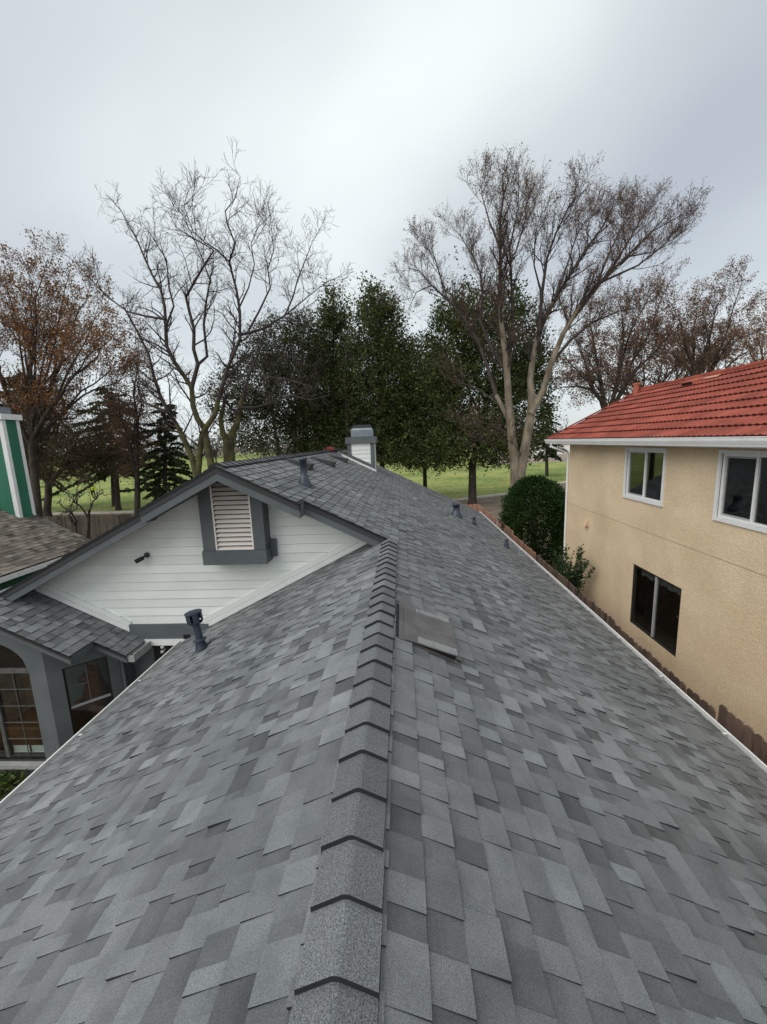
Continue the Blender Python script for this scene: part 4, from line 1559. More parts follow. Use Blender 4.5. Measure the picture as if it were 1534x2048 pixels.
# chimney
b = MB()
q0, q1, q2 = (-12.30, 12.42), (-12.08, 12.95), (-13.6, 12.42)
x0, x1, y0_, y1_ = -13.7, -12.10, 12.42, 12.98
b.box(x0, x1, y0_, y1_, zg(-12.1) - .4, 2.55)
gch = b.build('chimney', [GREEN], gh)
for (xa, xb, ya, yb_) in ((x1 - .13, x1 + .014, y0_ - .014, y0_ + .10), (x1 - .09, x1 + .013, y1_ - .10, y1_ + .014)):
    b = MB()
    b.box(xa, xb, ya, yb_, zg(x1) - .1, 2.55)
    b.build('corner_board', [WHITE], gch)
b = MB()
b.box(x0 - .06, x1 + .08, y0_ - .08, y1_ + .08, 2.55, 2.72)
b.build('chimney_crown', [WHITE], gch)
b = MB()
b.box(x0 + .3, x1 - .14, y0_ + .05, y1_ - .05, 2.722, 2.95)
b.build('spark_arrestor', [GALV], gch)
b = MB()
b.box(x0 + .4, x1 - .3, y0_ + .1, y1_ - .1, 2.952, 3.06)
b.build('arrestor_lid', [DARKM], gch)
b = MB()
b.beam((x0, y0_ - .03, zg(x0) + .01), (x1 - .13, y0_ - .03, zg(x1 - .13) + .01), (0, .028, 0), (0, 0, .11))
b.build('base_trim', [GREEN], gch)
b = MB()
b.box(x1 + .015, x1 + .03, y0_ + .1, y1_ - .1, zg(x1) - .01, zg(x1) + .05)
b.build('base_trim', [GREEN], gch)

# ------------------------------------------------------------------ fences
def dogear(w, h, t, m, sh, name='board'):
    b = MB()
    e_ = .035
    out = [(0, 0), (w, 0), (w, h - e_), (w - e_, h), (e_, h), (0, h - e_)]
    n = len(out)
    b.face([(0, x, z_) for x, z_ in out][::-1], sh)
    b.face([(t, x, z_) for x, z_ in out], sh)
    for i in range(n):
        (xa, za), (xb, zb) = out[i], out[(i + 1) % n]
        b.face([(0, xa, za), (0, xb, zb), (t, xb, zb), (t, xa, za)], sh)
    return b.mesh(name, [m])


fence = thing('side_fence', 'weathered brown dog-ear board fence between grey roof eave and beige wall', 'fence')
rr = random.Random(12)
BM = {k: [dogear(.138, 1.95, .018, m_, s_) for s_ in (.1, .35, .6, .85)] for k, m_ in (('old', WOOD), ('new', WOODP), ('dark', WOODD))}
sections = [(-1.6, 5.3, 4.47, .10, 'old'), (5.3, 8.05, 4.44, -.02, 'old'), (8.05, 9.75, 4.47, .02, 'old'), (9.95, 13.1, 4.50, .00, 'old'), (13.1, 16.2, 4.47, .05, 'new'),
            (16.35, 19.0, 4.62, .06, 'new'), (19.2, 23.3, 4.52, .10, 'new')]
for y0_, y1_, fx_, dz, kind in sections:
    y = y0_
    while y < y1_ - .1:
        M = Matrix.Translation((fx_ + rr.gauss(0, .004), y, GZ + dz + rr.gauss(0, .012))) @ Matrix.Rotation(rr.gauss(0, .006), 4, 'X')
        link('board', rr.choice(BM[kind]), fence, M)
        y += .1435
    b = MB()
    for zz in (GZ + .35, GZ + 1.0, GZ + 1.62 + dz):
        b = MB()
        b.box(fx_ + .020, fx_ + .06, y0_, y1_, zz, zz + .085)
        b.build('rail', [WOOD if kind == 'old' else WOODP], fence)
    b = MB()
    b.box(fx_ + .062, fx_ + .15, y1_ - .05, y1_ + .04, GZ, GZ + 1.80 + dz)
    b.build('post', [WOODD], fence)
bfence = thing('back_fence', 'dark weathered board fence across the back of the yards below the trees', 'fence')
YB = 23.9
x = 4.7
n_b = 0
while x > -31.5:
    kind = 'new' if x > 2.6 else 'dark'
    if -3.2 > x > -11:      # wholly behind the grey house from anywhere near
        x -= .1435
        continue
    M = Matrix.Translation((x, YB + rr.gauss(0, .004), GZ + rr.gauss(0, .015) + (.02 if x > 2 else .0))) @ Matrix.Rotation(R(90), 4, 'Z') @ Matrix.Rotation(rr.gauss(0, .007), 4, 'X')
    link('board', rr.choice(BM[kind]), bfence, M)
    n_b += 1
    x -= .1435
for zz in (GZ + .4, GZ + 1.55):
    b = MB()
    b.box(-31.5, 4.6, YB + .022, YB + .06, zz, zz + .085)
    b.build('rail', [WOODD], bfence)

# ------------------------------------------------------------------ vegetation
def wander(rnd, p, d, L, n, jit, trop):
    pts = [Vector(p)]
    d = Vector(d).normalized()
    for i in range(n):
        d = d + Vector((rnd.gauss(0, jit), rnd.gauss(0, jit), rnd.gauss(0, jit))) + Vector((0, 0, trop))
        d.normalize()
        pts.append(pts[-1] + d * (L / n))
    return pts


def plen(pts):
    return sum((pts[i + 1] - pts[i]).length for i in range(len(pts) - 1))


def along(pts, t):
    L = plen(pts) * t
    for i in range(len(pts) - 1):
        s = (pts[i + 1] - pts[i]).length
        if L <= s or i == len(pts) - 2:
            return pts[i].lerp(pts[i + 1], min(1, L / max(s, 1e-6))), (pts[i + 1] - pts[i]).normalized()
        L -= s


class Tree:
    def __init__(self, rnd, spec):
        self.r, self.sp = rnd, spec
        self.wood, self.twig, self.leaf = MB(), MB(), MB()
        self.tips = []

    def limb(self, pts, r0, r1, level=0, k=7):
        n = len(pts)
        rad = [r0 + (r1 - r0) * (i / (n - 1)) ** .8 for i in range(n)]
        sp = self.sp
        wr = sp.get('wood_r', .05)
        cut = next((i for i in range(n) if rad[i] < wr), n)
        if cut >= n - 1:
            self.wood.tube(pts, rad, k, cap=False, s=self.r.random())
        elif cut < 2:
            self.twig.tube(pts, rad, k, cap=False, s=self.r.random())
        else:
            self.wood.tube(pts[:cut + 1], rad[:cut + 1], k, cap=False, s=self.r.random())
            self.twig.tube(pts[cut:], rad[cut:], k, cap=False, s=self.r.random())
        if level >= sp['levels']:
            self.tips.append((pts[-1], (pts[-1] - pts[-2]).normalized()))
            if self.sp.get('leaf_along'):
                for i in range(1, n):
                    self.tips.append((pts[i], (pts[i] - pts[i - 1]).normalized()))
            return
        L = plen(pts)
        cnt = max(2, int(sp['per_m'][level] * L))
        t0 = sp.get('t0', .3) if level == 0 else .12
        for i in range(cnt):
            t = t0 + (1 - t0) * (i + self.r.random()) / cnt
            p, tg = along(pts, t)
            az = self.r.uniform(0, 2 * math.pi)
            o1 = tg.orthogonal().normalized()
            o2 = tg.cross(o1)
            side = o1 * math.cos(az) + o2 * math.sin(az)
            a = R(self.r.uniform(*sp['angle']))
            d = tg * math.cos(a) + side * math.sin(a) + Vector((0, 0, sp.get('up', .25)))
            CLen = sp['len'][level] * self.r.uniform(.55, 1.2) * (1 - sp.get('tipcut', .45) * t)
            rr_ = max(sp['rmin'], (r0 + (r1 - r0) * t) * .5)
            rr_ = min(rr_, sp['rad'][level])
            seg = 4 if level < 2 else 3
            q = wander(self.r, p, d, CLen, seg, sp['jit'], sp['trop'])
            self.limb(q, rr_, max(sp['rmin'] * .8, rr_ * .35), level + 1, 5 if level == 0 else 3)

    def leaves(self, per_tip, size, spread, rnd_keep=1.0, zone=None):
        for p, d in self.tips:
            if self.r.random() > rnd_keep:
                continue
            n = per_tip if isinstance(per_tip, int) else self.r.randint(*per_tip)
            base = self.r.uniform(.15, .85)
            for i in range(n):
                o_ = Vector((self.r.gauss(0, spread), self.r.gauss(0, spread), self.r.gauss(0, spread)))
                self.leaf.leaf(p + o_, size * self.r.uniform(.6, 1.3), self.r, min(1, max(0, base + self.r.gauss(0, .18))))

    def finish(self, name, label, bark, twigm, leafm, cat='tree', group=None):
        t = thing(name, label, cat, group=group)
        if self.wood.f:
            self.wood.build('trunk', [bark], t, smooth=True)
        if self.twig.f:
            o = self.twig.build('branches', [twigm], t)
            o['kind'] = 'stuff'
        if self.leaf.f:
            o = self.leaf.build('crown', [leafm], t)
            o['kind'] = 'stuff'
        return t


def trace(px, y, dy=0.0, base=None, k=1.0):
    """points on a limb seen in the photo, set at the tree's own distance y, drifting by dy in depth towards the tip"""
    n = len(px)
    out = []
    for i, (a, b_) in enumerate(px):
        if base and b_ < base[1]:
            a, b_ = base[0] + (a - base[0]) * (1 - (1 - k) * .5), base[1] + (b_ - base[1]) * k
        f = i / max(1, n - 1)
        out.append(atY(a, b_, y + dy * f * f))
    return out


# --- bare locust tree behind the gable (left)
rt = random.Random(101)
YT = 28.0
sp = dict(tipcut=.66, levels=3, per_m=(1.9, 3.2, 4.6), len=(3.2, 1.6, .85), angle=(32, 72), up=.22, jit=.20, trop=.07, rad=(.07, .026, .013), rmin=.0085, wood_r=.155, t0=.22)
T1 = Tree(rt, sp)
gb_ = lambda px, py: [atY(px, py, YT), Vector((atY(px, py, YT).x, YT, GZ))]
stump = atY(397, 948, YT)
T1.wood.tube([(stump.x + .15, YT, GZ - .1), (stump.x + .05, YT, (GZ + stump.z) / 2), stump], [.52, .44, .36], 10, cap=False)
limbs = [
    ([(393, 952), (384, 915), (368, 878), (353, 849), (338, 826), (320, 791), (305, 755), (292, 700), (262, 640), (240, 600)], .30, .05, -2),
    ([(334, 824), (306, 812), (276, 800), (240, 782), (205, 770)], .16, .03, 2),
    ([(396, 950), (400, 900), (404, 872), (410, 858)], .27, .25, 0),
    ([(424, 940), (420, 915), (413, 889), (410, 858), (395, 838), (386, 812), (382, 775), (368, 752), (345, 718), (330, 685), (328, 640), (326, 600), (318, 565), (300, 532), (284, 495), (270, 460), (252, 425), (236, 395), (212, 366)], .34, .02, 3),
    ([(328, 628), (290, 622), (250, 612), (215, 585), (185, 555), (150, 515), (112, 480)], .11, .015, 3),
    ([(330, 640), (345, 600), (335, 560), (330, 500), (300, 450), (280, 420)], .10, .015, -3),
    ([(382, 775), (395, 725), (386, 692), (387, 650), (377, 610), (370, 580), (392, 540), (412, 505), (428, 480), (410, 468), (372, 445), (350, 430), (332, 395)], .19, .015, -3),
    ([(395, 725), (414, 708), (407, 640), (412, 590), (420, 545), (405, 500), (385, 450), (360, 400), (345, 365)], .14, .012, 4),
    ([(410, 858), (430, 829), (437, 798), (446, 770), (456, 735), (470, 700), (482, 672), (482, 612), (475, 565), (460, 505), (472, 465), (455, 420), (452, 395), (472, 368), (482, 322)], .24, .015, -2),
    ([(460, 505), (436, 480), (412, 465), (385, 440), (366, 385), (400, 345)], .08, .012, -4),
    ([(482, 662), (530, 648), (575, 620), (592, 580), (602, 540), (618, 500), (632, 462), (652, 425)], .12, .012, 3),
    ([(575, 620), (610, 590), (640, 565), (665, 545), (692, 536)], .06, .012, -2),
    ([(500, 652), (522, 610), (545, 560), (540, 520), (552, 480), (546, 420), (540, 385)], .10, .012, 4),
    ([(482, 600), (500, 560), (512, 510), (505, 465), (520, 430), (548, 400)], .07, .012, -4),
    ([(437, 798), (462, 762), (500, 746), (545, 752), (590, 760), (628, 772)], .11, .02, -3),
    ([(456, 735), (500, 705), (545, 700), (590, 712), (640, 735)], .09, .015, 3),
]
for px, r0, r1, dy in limbs:
    T1.limb(trace(px, YT, dy, (420, 780), .93), r0 * .78, r1 * .8)
T1.finish('bare_tree', 'tall bare multi-stemmed tree with mossy forked trunk behind the pale gable', BARKM, TWIG, LEAF_BR)
T1b = Tree(rt, dict(sp, per_m=(1.2, 2.0, 3.0)))
st = atY(460, 930, YT + 2)
T1b.wood.tube([(st.x, YT + 2, GZ - .1), (st.x, YT + 2, st.z)], [.5, .44], 10, cap=False)
for px, r0, r1, dy in [
    ([(460, 934), (458, 905), (457, 880)], .44, .40, 0),
    ([(455, 884), (446, 868), (441, 840), (447, 812), (452, 790)], .26, .10, -1),
    ([(458, 882), (466, 862), (477, 840), (479, 816), (486, 790), (500, 745), (520, 700), (530, 650)], .30, .04, 2),
    ([(479, 826), (462, 818), (452, 800), (448, 780), (466, 750)], .14, .03, -2),
    ([(479, 816), (510, 815), (545, 805), (580, 790), (620, 800), (660, 790)], .12, .02, -2),
]:
    T1b.limb(trace(px, YT + 2, dy), r0, r1)
T1b.finish('bare_tree', 'short stout mossy trunk with pruned stubs beside the tall bare tree', BARKM, TWIG, LEAF_BR)

# --- tall pale tree with sparse rusty leaves (right)
rt = random.Random(202)
YR = 29.5
sp2 = dict(tipcut=.62, levels=3, per_m=(2.4, 3.4, 4.2), len=(3.2, 1.6, .85), angle=(22, 55), up=.30, jit=.13, trop=.09, rad=(.06, .022, .012), rmin=.0075, wood_r=.15, t0=.38, leaf_along=True)
T2 = Tree(rt, sp2)
stump = atY(1036, 972, YR)
T2.wood.tube([(stump.x, YR, GZ - .1), (stump.x, YR, GZ + .5), stump], [.70, .58, .52], 12, cap=False)
for px, r0, r1, dy in [
    ([(1031, 975), (1030, 940), (1024, 880), (1020, 840), (1017, 800), (1012, 740), (1007, 685), (1000, 635), (997, 580), (997, 520), (998, 460), (997, 400), (1005, 340), (1003, 290)], .40, .02, -2),
    ([(1021, 845), (1005, 815), (992, 790), (972, 735), (952, 675), (922, 620), (887, 580), (852, 545), (826, 512), (800, 505)], .20, .02, 2),
    ([(887, 580), (872, 530), (858, 480), (846, 445)], .07, .012, -2),
    ([(852, 545), (820, 560), (802, 600)], .05, .012, 3),
    ([(1012, 742), (980, 690), (955, 625), (960, 560), (955, 515), (935, 470), (912, 430), (895, 412)], .13, .012, 3),
    ([(1015, 745), (1024, 640), (1022, 540), (1018, 460), (1036, 370), (1038, 290)], .14, .012, -4),
    ([(998, 460), (975, 400), (960, 345), (955, 305)], .07, .012, 2),
    ([(997, 520), (1030, 470), (1050, 400), (1055, 330)], .07, .012, 3),
    ([(1040, 972), (1040, 945), (1052, 885), (1062, 825), (1063, 790), (1060, 760), (1067, 710), (1080, 650), (1112, 580), (1147, 520), (1182, 460), (1217, 410), (1247, 350)], .44, .015, 3),
    ([(1080, 650), (1087, 560), (1097, 485), (1117, 425), (1147, 360), (1185, 322)], .14, .012, -3),
    ([(1087, 570), (1070, 500), (1072, 430), (1085, 380)], .07, .012, -2),
    ([(1112, 580), (1140, 500), (1160, 430), (1205, 360)], .09, .012, 4),
    ([(1062, 828), (1087, 780), (1107, 720), (1132, 655), (1167, 590), (1207, 540), (1267, 480), (1317, 425), (1388, 382)], .28, .015, -3),
    ([(1145, 630), (1197, 560), (1245, 490), (1292, 405), (1320, 358)], .14, .012, 3),
    ([(1207, 540), (1290, 500), (1345, 455), (1378, 410)], .09, .012, -2),
    ([(1197, 560), (1230, 470), (1262, 400), (1280, 350)], .09, .012, 5),
    ([(1267, 480), (1320, 470), (1362, 450)], .06, .012, 2),
    ([(1107, 722), (1147, 670), (1192, 630), (1247, 605), (1300, 590)], .12, .015, -4),
]:
    T2.limb(trace(px, YR, dy, (1040, 760), .88), r0, r1)
T2.sp = dict(sp2, levels=2)
for px, r0, r1, dy in [([(1024, 925), (1000, 905), (975, 885), (950, 880)], .06, .015, -3), ([(1022, 870), (985, 850), (950, 842), (925, 850)], .06, .015, -2),
                       ([(1005, 815), (960, 780), (920, 765), (880, 745)], .06, .012, 2), ([(1045, 915), (1030, 890), (1000, 870)], .05, .012, -3)]:
    T2.limb(trace(px, YR, dy), r0, r1)
T2.leaves((1, 4), .075, .07, .9)
T2.finish('pale_trunk_tree', 'tallest tree, pale twin trunks with thin rusty leaves left, beside beige house', BARKP, TWIG, LEAF_BR)


# --- generic broadleaf evergreen
def evergreen(name, label, rnd, y, base_px, lumps, bark=BARKD, leafm=LEAF_EV, n=26000, size=.205, trunk_r=.3, limbs_=9, group=None, dense=1.0, depth=2.6, skirt=None):
    t = thing(name, label, 'tree', group=group)
    bp = atY(*base_px, y)
    g = Vector((bp.x, y, GZ))
    wood, lf = MB(), MB()
    L3 = []
    for (px, py, rx, ry) in lumps:
        c = atY(px, py, y + rnd.uniform(-1, 1))
        s = (atY(px + rx, py, y) - atY(px, py, y)).length
        h = (atY(px, py - ry, y) - atY(px, py, y)).length
        L3.append((c, s, h))
    top = max(L3, key=lambda q: q[0].z + q[2] * .6)
    low = min(q[0].z - q[2] for q in L3)
    c0 = top[0]
    fork = Vector((g.x, y, max(GZ + 1.6, low + .3)))
    wood.tube([g + Vector((0, 0, -.1)), g + Vector((0, 0, .4)), fork, fork.lerp(c0, .5), c0 + Vector((0, 0, top[2] * .5))],
              [trunk_r * 1.35, trunk_r * 1.05, trunk_r * .85, trunk_r * .5, .04], 9, cap=False)
    for i in range(limbs_):
        c, s, h = L3[i % len(L3)]
        tgt = c + Vector((rnd.uniform(-.7, .7) * s, rnd.uniform(-1, 1) * depth * .6, rnd.uniform(-.4, .6) * h))
        st_ = fork.lerp(c0, rnd.uniform(0, .5))
        mid_ = st_.lerp(tgt, .5) + Vector((0, 0, rnd.uniform(0, .8)))
        wood.tube([st_, mid_, tgt], [trunk_r * .38, trunk_r * .22, .025], 6, cap=False)
    vol = [s * h for c, s, h in L3]
    tot = sum(vol)
    for (c, s, h), vv in zip(L3, vol):
        ncl = int(2.9 * n * vv / tot / 16 * dense)
        # sub clumps give an uneven outline
        for i in range(ncl):
            while True:
                q = Vector((rnd.uniform(-1, 1), rnd.uniform(-1, 1), rnd.uniform(-1, 1)))
                if q.length < 1:
                    break
            q = q.normalized() * (q.length ** .6) * rnd.choice((.85, .95, 1, 1.05, 1.16))
            if q.z > .45 and rnd.random() < .5:
                q.z *= rnd.uniform(1.0, 1.45)
                q.x *= .8
            p = c + Vector((q.x * s, q.y * max(s * .8, depth * .5), q.z * h))
            cr = rnd.uniform(.18, .42)
            base = min(.95, max(.05, .40 + .25 * q.z + rnd.gauss(0, .16)))
            base = min(.95, max(.05, rnd.gauss(.45, .17)))
            ax = Vector((q.x, q.y, .35 + .5 * q.z + rnd.gauss(0, .25)))
            ax.normalize()
            for k in range(16):
                o_ = ax * rnd.gauss(0, cr * 1.2) + Vector((rnd.gauss(0, cr * .55), rnd.gauss(0, cr * .55), rnd.gauss(0, cr * .42)))
                dd = (ax + Vector((rnd.gauss(0, .8), rnd.gauss(0, .8), rnd.gauss(0, .7)))).normalized()
                lf.leaf(p + o_, size * rnd.uniform(.5, 1.35), rnd, min(1, max(0, base + rnd.gauss(0, .14))), .6, dd)
    wood.build('trunk', [bark], t, smooth=True)
    o = lf.build('crown', [leafm], t)
    o['kind'] = 'stuff'
    return t


re_ = random.Random(303)
evergreen('evergreen_tree', 'dark dense evergreen with trunk standing at the kerb under the pale tree', re_, 35.5, (945, 985),
          [(945, 760, 105, 150), (905, 700, 62, 95), (1000, 700, 88, 105), (1030, 820, 75, 85), (880, 830, 70, 90), (940, 885, 115, 50), (870, 905, 60, 34), (1010, 890, 70, 45), (905, 635, 30, 40), (1015, 628, 38, 42), (1060, 740, 45, 60)],
          n=30000, trunk_r=.36, depth=5)
evergreen('evergreen_tree', 'tall green evergreen with a pointed top right behind the small chimney', re_, 37, (765, 940),
          [(745, 690, 55, 95), (750, 780, 80, 110), (725, 850, 85, 80), (800, 790, 45, 90), (750, 615, 26, 40), (800, 860, 60, 70), (775, 660, 35, 55), (740, 900, 100, 34)],
          n=26000, trunk_r=.26, depth=4.5)
evergreen('evergreen_tree', 'narrower evergreen with ragged twin tops left of the chimney trees', re_, 38, (660, 930),
          [(670, 625, 26, 42), (665, 700, 42, 70), (650, 790, 60, 90), (690, 850, 55, 60), (630, 860, 60, 55), (670, 895, 70, 28)],
          n=21000, trunk_r=.22, depth=4)
evergreen('evergreen_tree', 'open grey-green evergreen with many dark stems behind the far roof ridge', re_, 36, (590, 930),
          [(545, 700, 55, 60), (590, 720, 60, 70), (510, 770, 50, 60), (580, 800, 85, 70), (520, 840, 65, 45), (610, 660, 36, 40), (455, 800, 36, 60), (640, 770, 40, 70), (560, 885, 90, 26)],
          n=21000, leafm=LEAF_EV2, trunk_r=.2, limbs_=16, depth=4, size=.17)
evergreen('evergreen_tree', 'low dark evergreen hanging over the lawn between chimney and kerb tree', re_, 42, (850, 960),
          [(850, 830, 60, 80), (830, 900, 60, 40), (880, 760, 40, 60), (830, 740, 30, 60)], n=14000, trunk_r=.22, depth=4)
# multiple slim trunks under the evergreens
for i, (bx_, tx, lab) in enumerate(((700, 690, 'slim dark trunk rising behind the far ridge beneath evergreen leaves'), (560, 540, 'thin leaning dark stem among the open evergreens'))):
    rt = random.Random(900 + i)
    tt = Tree(rt, dict(levels=2, per_m=(.9, 2.2), len=(2.2, .9), angle=(30, 60), up=.2, jit=.18, trop=.05, rad=(.05, .02), rmin=.012, t0=.4))
    pts = trace([(bx_, 950), (bx_ - 3, 900), (tx + 4, 820), (tx, 740), (tx + 5, 690)], 35)
    pts[0].z = GZ
    tt.limb(pts, .2, .04)
    tt.finish('slim_tree', lab, BARKD, TWIG, LEAF_BR)


# --- generic deciduous with leaves
def decid(name, label, rnd, y, base_px, tips, sp_, bark, twm, lfm, r=.3, leaves=None, fork_px=None):
    T = Tree(rnd, sp_)
    bp = atY(*base_px, y)
    g = Vector((bp.x, y, GZ - .1))
    f = atY(*(fork_px or base_px), y)
    T.wood.tube([g, g + Vector((0, 0, .6)), g.lerp(f, .6), f], [r * 1.4, r * 1.05, r * .95, r * .8], 9, cap=False)
    tips = sorted(tips)
    for gi_ in range(0, len(tips), 3):
        grp = [atY(q[0], q[1], y + rnd.uniform(-3, 3)) for q in tips[gi_:gi_ + 3]]
        mean = sum(grp, Vector()) / len(grp)
        hub = f.lerp(mean, rnd.uniform(.30, .48)) + Vector((0, rnd.gauss(0, .3), .2))
        st0 = g.lerp(f, rnd.uniform(.8, 1.0))
        sm = st0.lerp(hub, .5) + Vector((rnd.gauss(0, .12), rnd.gauss(0, .12), .25))
        T.limb([st0, sm, hub], r * .62, r * .40)
        for e_ in grp:
            n = 6
            h0 = sm.lerp(hub, rnd.uniform(.4, 1.0))
            mid_ = h0.lerp(e_, .5) + Vector((rnd.gauss(0, .4), rnd.gauss(0, .5), rnd.uniform(.1, .8)))
            pts = []
            for i in range(n + 1):
                q = i / n
                pts.append((h0 * (1 - q) ** 2 + mid_ * 2 * q * (1 - q) + e_ * q * q) + Vector((rnd.gauss(0, .1), rnd.gauss(0, .1), rnd.gauss(0, .1))) * (1 if 0 < i else 0))
            T.limb(pts, r * .36, .015)
    if leaves:
        T.leaves(*leaves)
    return T.finish(name, label, bark, twm, lfm)


sp3 = dict(levels=3, per_m=(1.5, 2.3, 3.2), len=(3.0, 1.5, .8), angle=(25, 60), up=.2, jit=.16, trop=.05, rad=(.055, .024, .013), rmin=.009, wood_r=.045, t0=.25, leaf_along=True)
decid('autumn_tree', 'orange-brown leaved tree with forked trunk behind the green chimney', random.Random(41), 30, (70, 1000),
      [(5, 540), (50, 520), (95, 515), (140, 545), (180, 570), (215, 610), (240, 660), (-40, 600), (-30, 680), (20, 640), (120, 620), (265, 710), (-80, 560), (180, 650), (30, 580), (150, 600), (70, 560), (210, 690), (110, 700), (290, 740)],
      sp3, BARKD, TWIGB, LEAF_OR, r=.27, leaves=((2, 4), .15, .13, .9), fork_px=(62, 880))
LEAF_OL = leaf_mat('olive_brown_leaf', (0.075, 0.057, 0.028), (0.130, 0.100, 0.046))
sp5_ = dict(levels=3, per_m=(1.2, 1.9, 2.4), len=(4.2, 2.2, 1.2), angle=(22, 60), up=.2, jit=.15, trop=.05, rad=(.08, .035, .022), rmin=.016, wood_r=.05, t0=.15, leaf_along=True)
sp4 = dict(levels=3, per_m=(1.8, 2.6, 3.2), len=(2.4, 1.2, .7), angle=(40, 85), up=-.05, jit=.18, trop=-.01, rad=(.045, .02, .012), rmin=.009, wood_r=.045, t0=.12, leaf_along=True)
decid('rusty_tree', 'slender rust-brown leaved tree with single dark trunk in front of dark conifers', random.Random(42), 34, (272, 1005),
      [(262, 690), (285, 720), (235, 760), (300, 770), (250, 820), (225, 850), (300, 850), (270, 640)], sp4, BARKD, TWIGB, LEAF_BR, r=.24, leaves=((2, 4), .15, .16, .9), fork_px=(274, 945))
decid('tangled_tree', 'low tangled brown twiggy tree over the lawn beside the green chimney', random.Random(43), 36, (97, 1040),
      [(60, 880), (110, 850), (150, 880), (190, 900), (215, 930), (170, 940), (40, 920), (130, 800), (90, 780), (220, 870), (20, 860), (200, 830)],
      dict(sp4, per_m=(1.7, 2.4, 3.0)), BARKD, TWIGB, LEAF_OL, r=.30, leaves=((2, 4), .15, .18, .9), fork_px=(97, 960))
decid('tangled_tree', 'spreading brown twiggy tree with drooping limbs between the rusty tree and chimney', random.Random(44), 39, (236, 1010),
      [(120, 900), (150, 840), (180, 800), (215, 790), (250, 820), (270, 880), (240, 930), (140, 940), (200, 880), (300, 900), (110, 850), (170, 930)],
      dict(sp4, per_m=(1.9, 2.6, 3.2)), BARKD, TWIGB, LEAF_OL, r=.24, leaves=((2, 4), .16, .2, .9), fork_px=(232, 945))
decid('tangled_tree', 'dense olive-brown thicket tree close behind the green chimney top', random.Random(45), 33, (62, 1020),
      [(40, 760), (80, 740), (110, 770), (130, 820), (60, 820), (100, 850), (140, 870), (30, 830), (120, 910), (80, 900), (60, 930), (150, 760)],
      dict(sp4, per_m=(1.8, 2.5, 3.0)), BARKD, TWIGB, LEAF_OL, r=.22, leaves=((2, 4), .16, .2, .9), fork_px=(66, 930))
decid('rusty_tree', 'low hazy brown tree farther back between the two rusty trees', random.Random(64), 60, (1300, 890),
      [(1130, 740), (1180, 700), (1230, 690), (1280, 670), (1330, 680), (1380, 690), (1430, 680), (1480, 690), (1160, 780), (1250, 740), (1410, 740), (1350, 740)], sp5_, BARKD, TWIGB, LEAF_BR, r=.4, leaves=((2, 5), .26, .3, .95), fork_px=(1300, 810))
for i, (bx_, by_, tips, lab) in enumerate((
        (172, 1075, [(130, 975), (165, 960), (200, 985), (225, 990), (185, 950), (150, 1000)], 'young bare forked tree standing at the dark back fence'),
        (146, 1070, [(115, 1010), (135, 985), (160, 990), (120, 1040), (170, 1020)], 'small bare twiggy sapling next to the forked one by the fence'))):
    decid('bare_sapling', lab, random.Random(50 + i), 22.6 - i * .5, (bx_, by_), tips,
          dict(levels=2, per_m=(1.6, 2.6), len=(1.0, .5), angle=(25, 60), up=.15, jit=.2, trop=.04, rad=(.02, .01), rmin=.006, wood_r=.018, t0=.25), BARKD, TWIG, LEAF_BR, r=.085, fork_px=(bx_ + 6, by_ - 55 + 25 * i))
sp5 = dict(levels=3, per_m=(1.3, 2.2, 3.0), len=(3.6, 1.8, .95), angle=(22, 55), up=.2, jit=.15, trop=.05, rad=(.07, .028, .016), rmin=.011, wood_r=.05, t0=.2, leaf_along=True)
decid('rusty_tree', 'wide bare-limbed tree with rusty leaf haze behind the red tile roof', random.Random(61), 44, (1205, 905),
      [(1130, 640), (1180, 600), (1240, 600), (1300, 590), (1340, 560), (1120, 700), (1270, 660), (1390, 620), (1150, 760), (1330, 700), (1200, 690), (1100, 780)], sp5, BARKD, TWIGB, LEAF_BR, r=.42, leaves=((2, 4), .16, .14, .9), fork_px=(1215, 820))
decid('rusty_tree', 'spreading rusty tree with upright tips to the right above the tile ridge', random.Random(62), 46, (1370, 880),
      [(1340, 600), (1400, 590), (1450, 560), (1490, 555), (1430, 640), (1490, 640), (1330, 690), (1400, 690), (1470, 700), (1530, 680)], sp5, BARKD, TWIGB, LEAF_BR, r=.42, leaves=((2, 4), .16, .14, .9), fork_px=(1385, 800))
decid('autumn_tree', 'golden-brown leaved tree at the far right beyond the tile roof', random.Random(63), 52, (1560, 900),
      [(1510, 640), (1540, 615), (1580, 640), (1500, 700), (1620, 680), (1560, 700), (1480, 730)], sp5, BARKD, TWIGB, LEAF_OR, r=.4, leaves=((2, 4), .2, .22, .9), fork_px=(1560, 800))


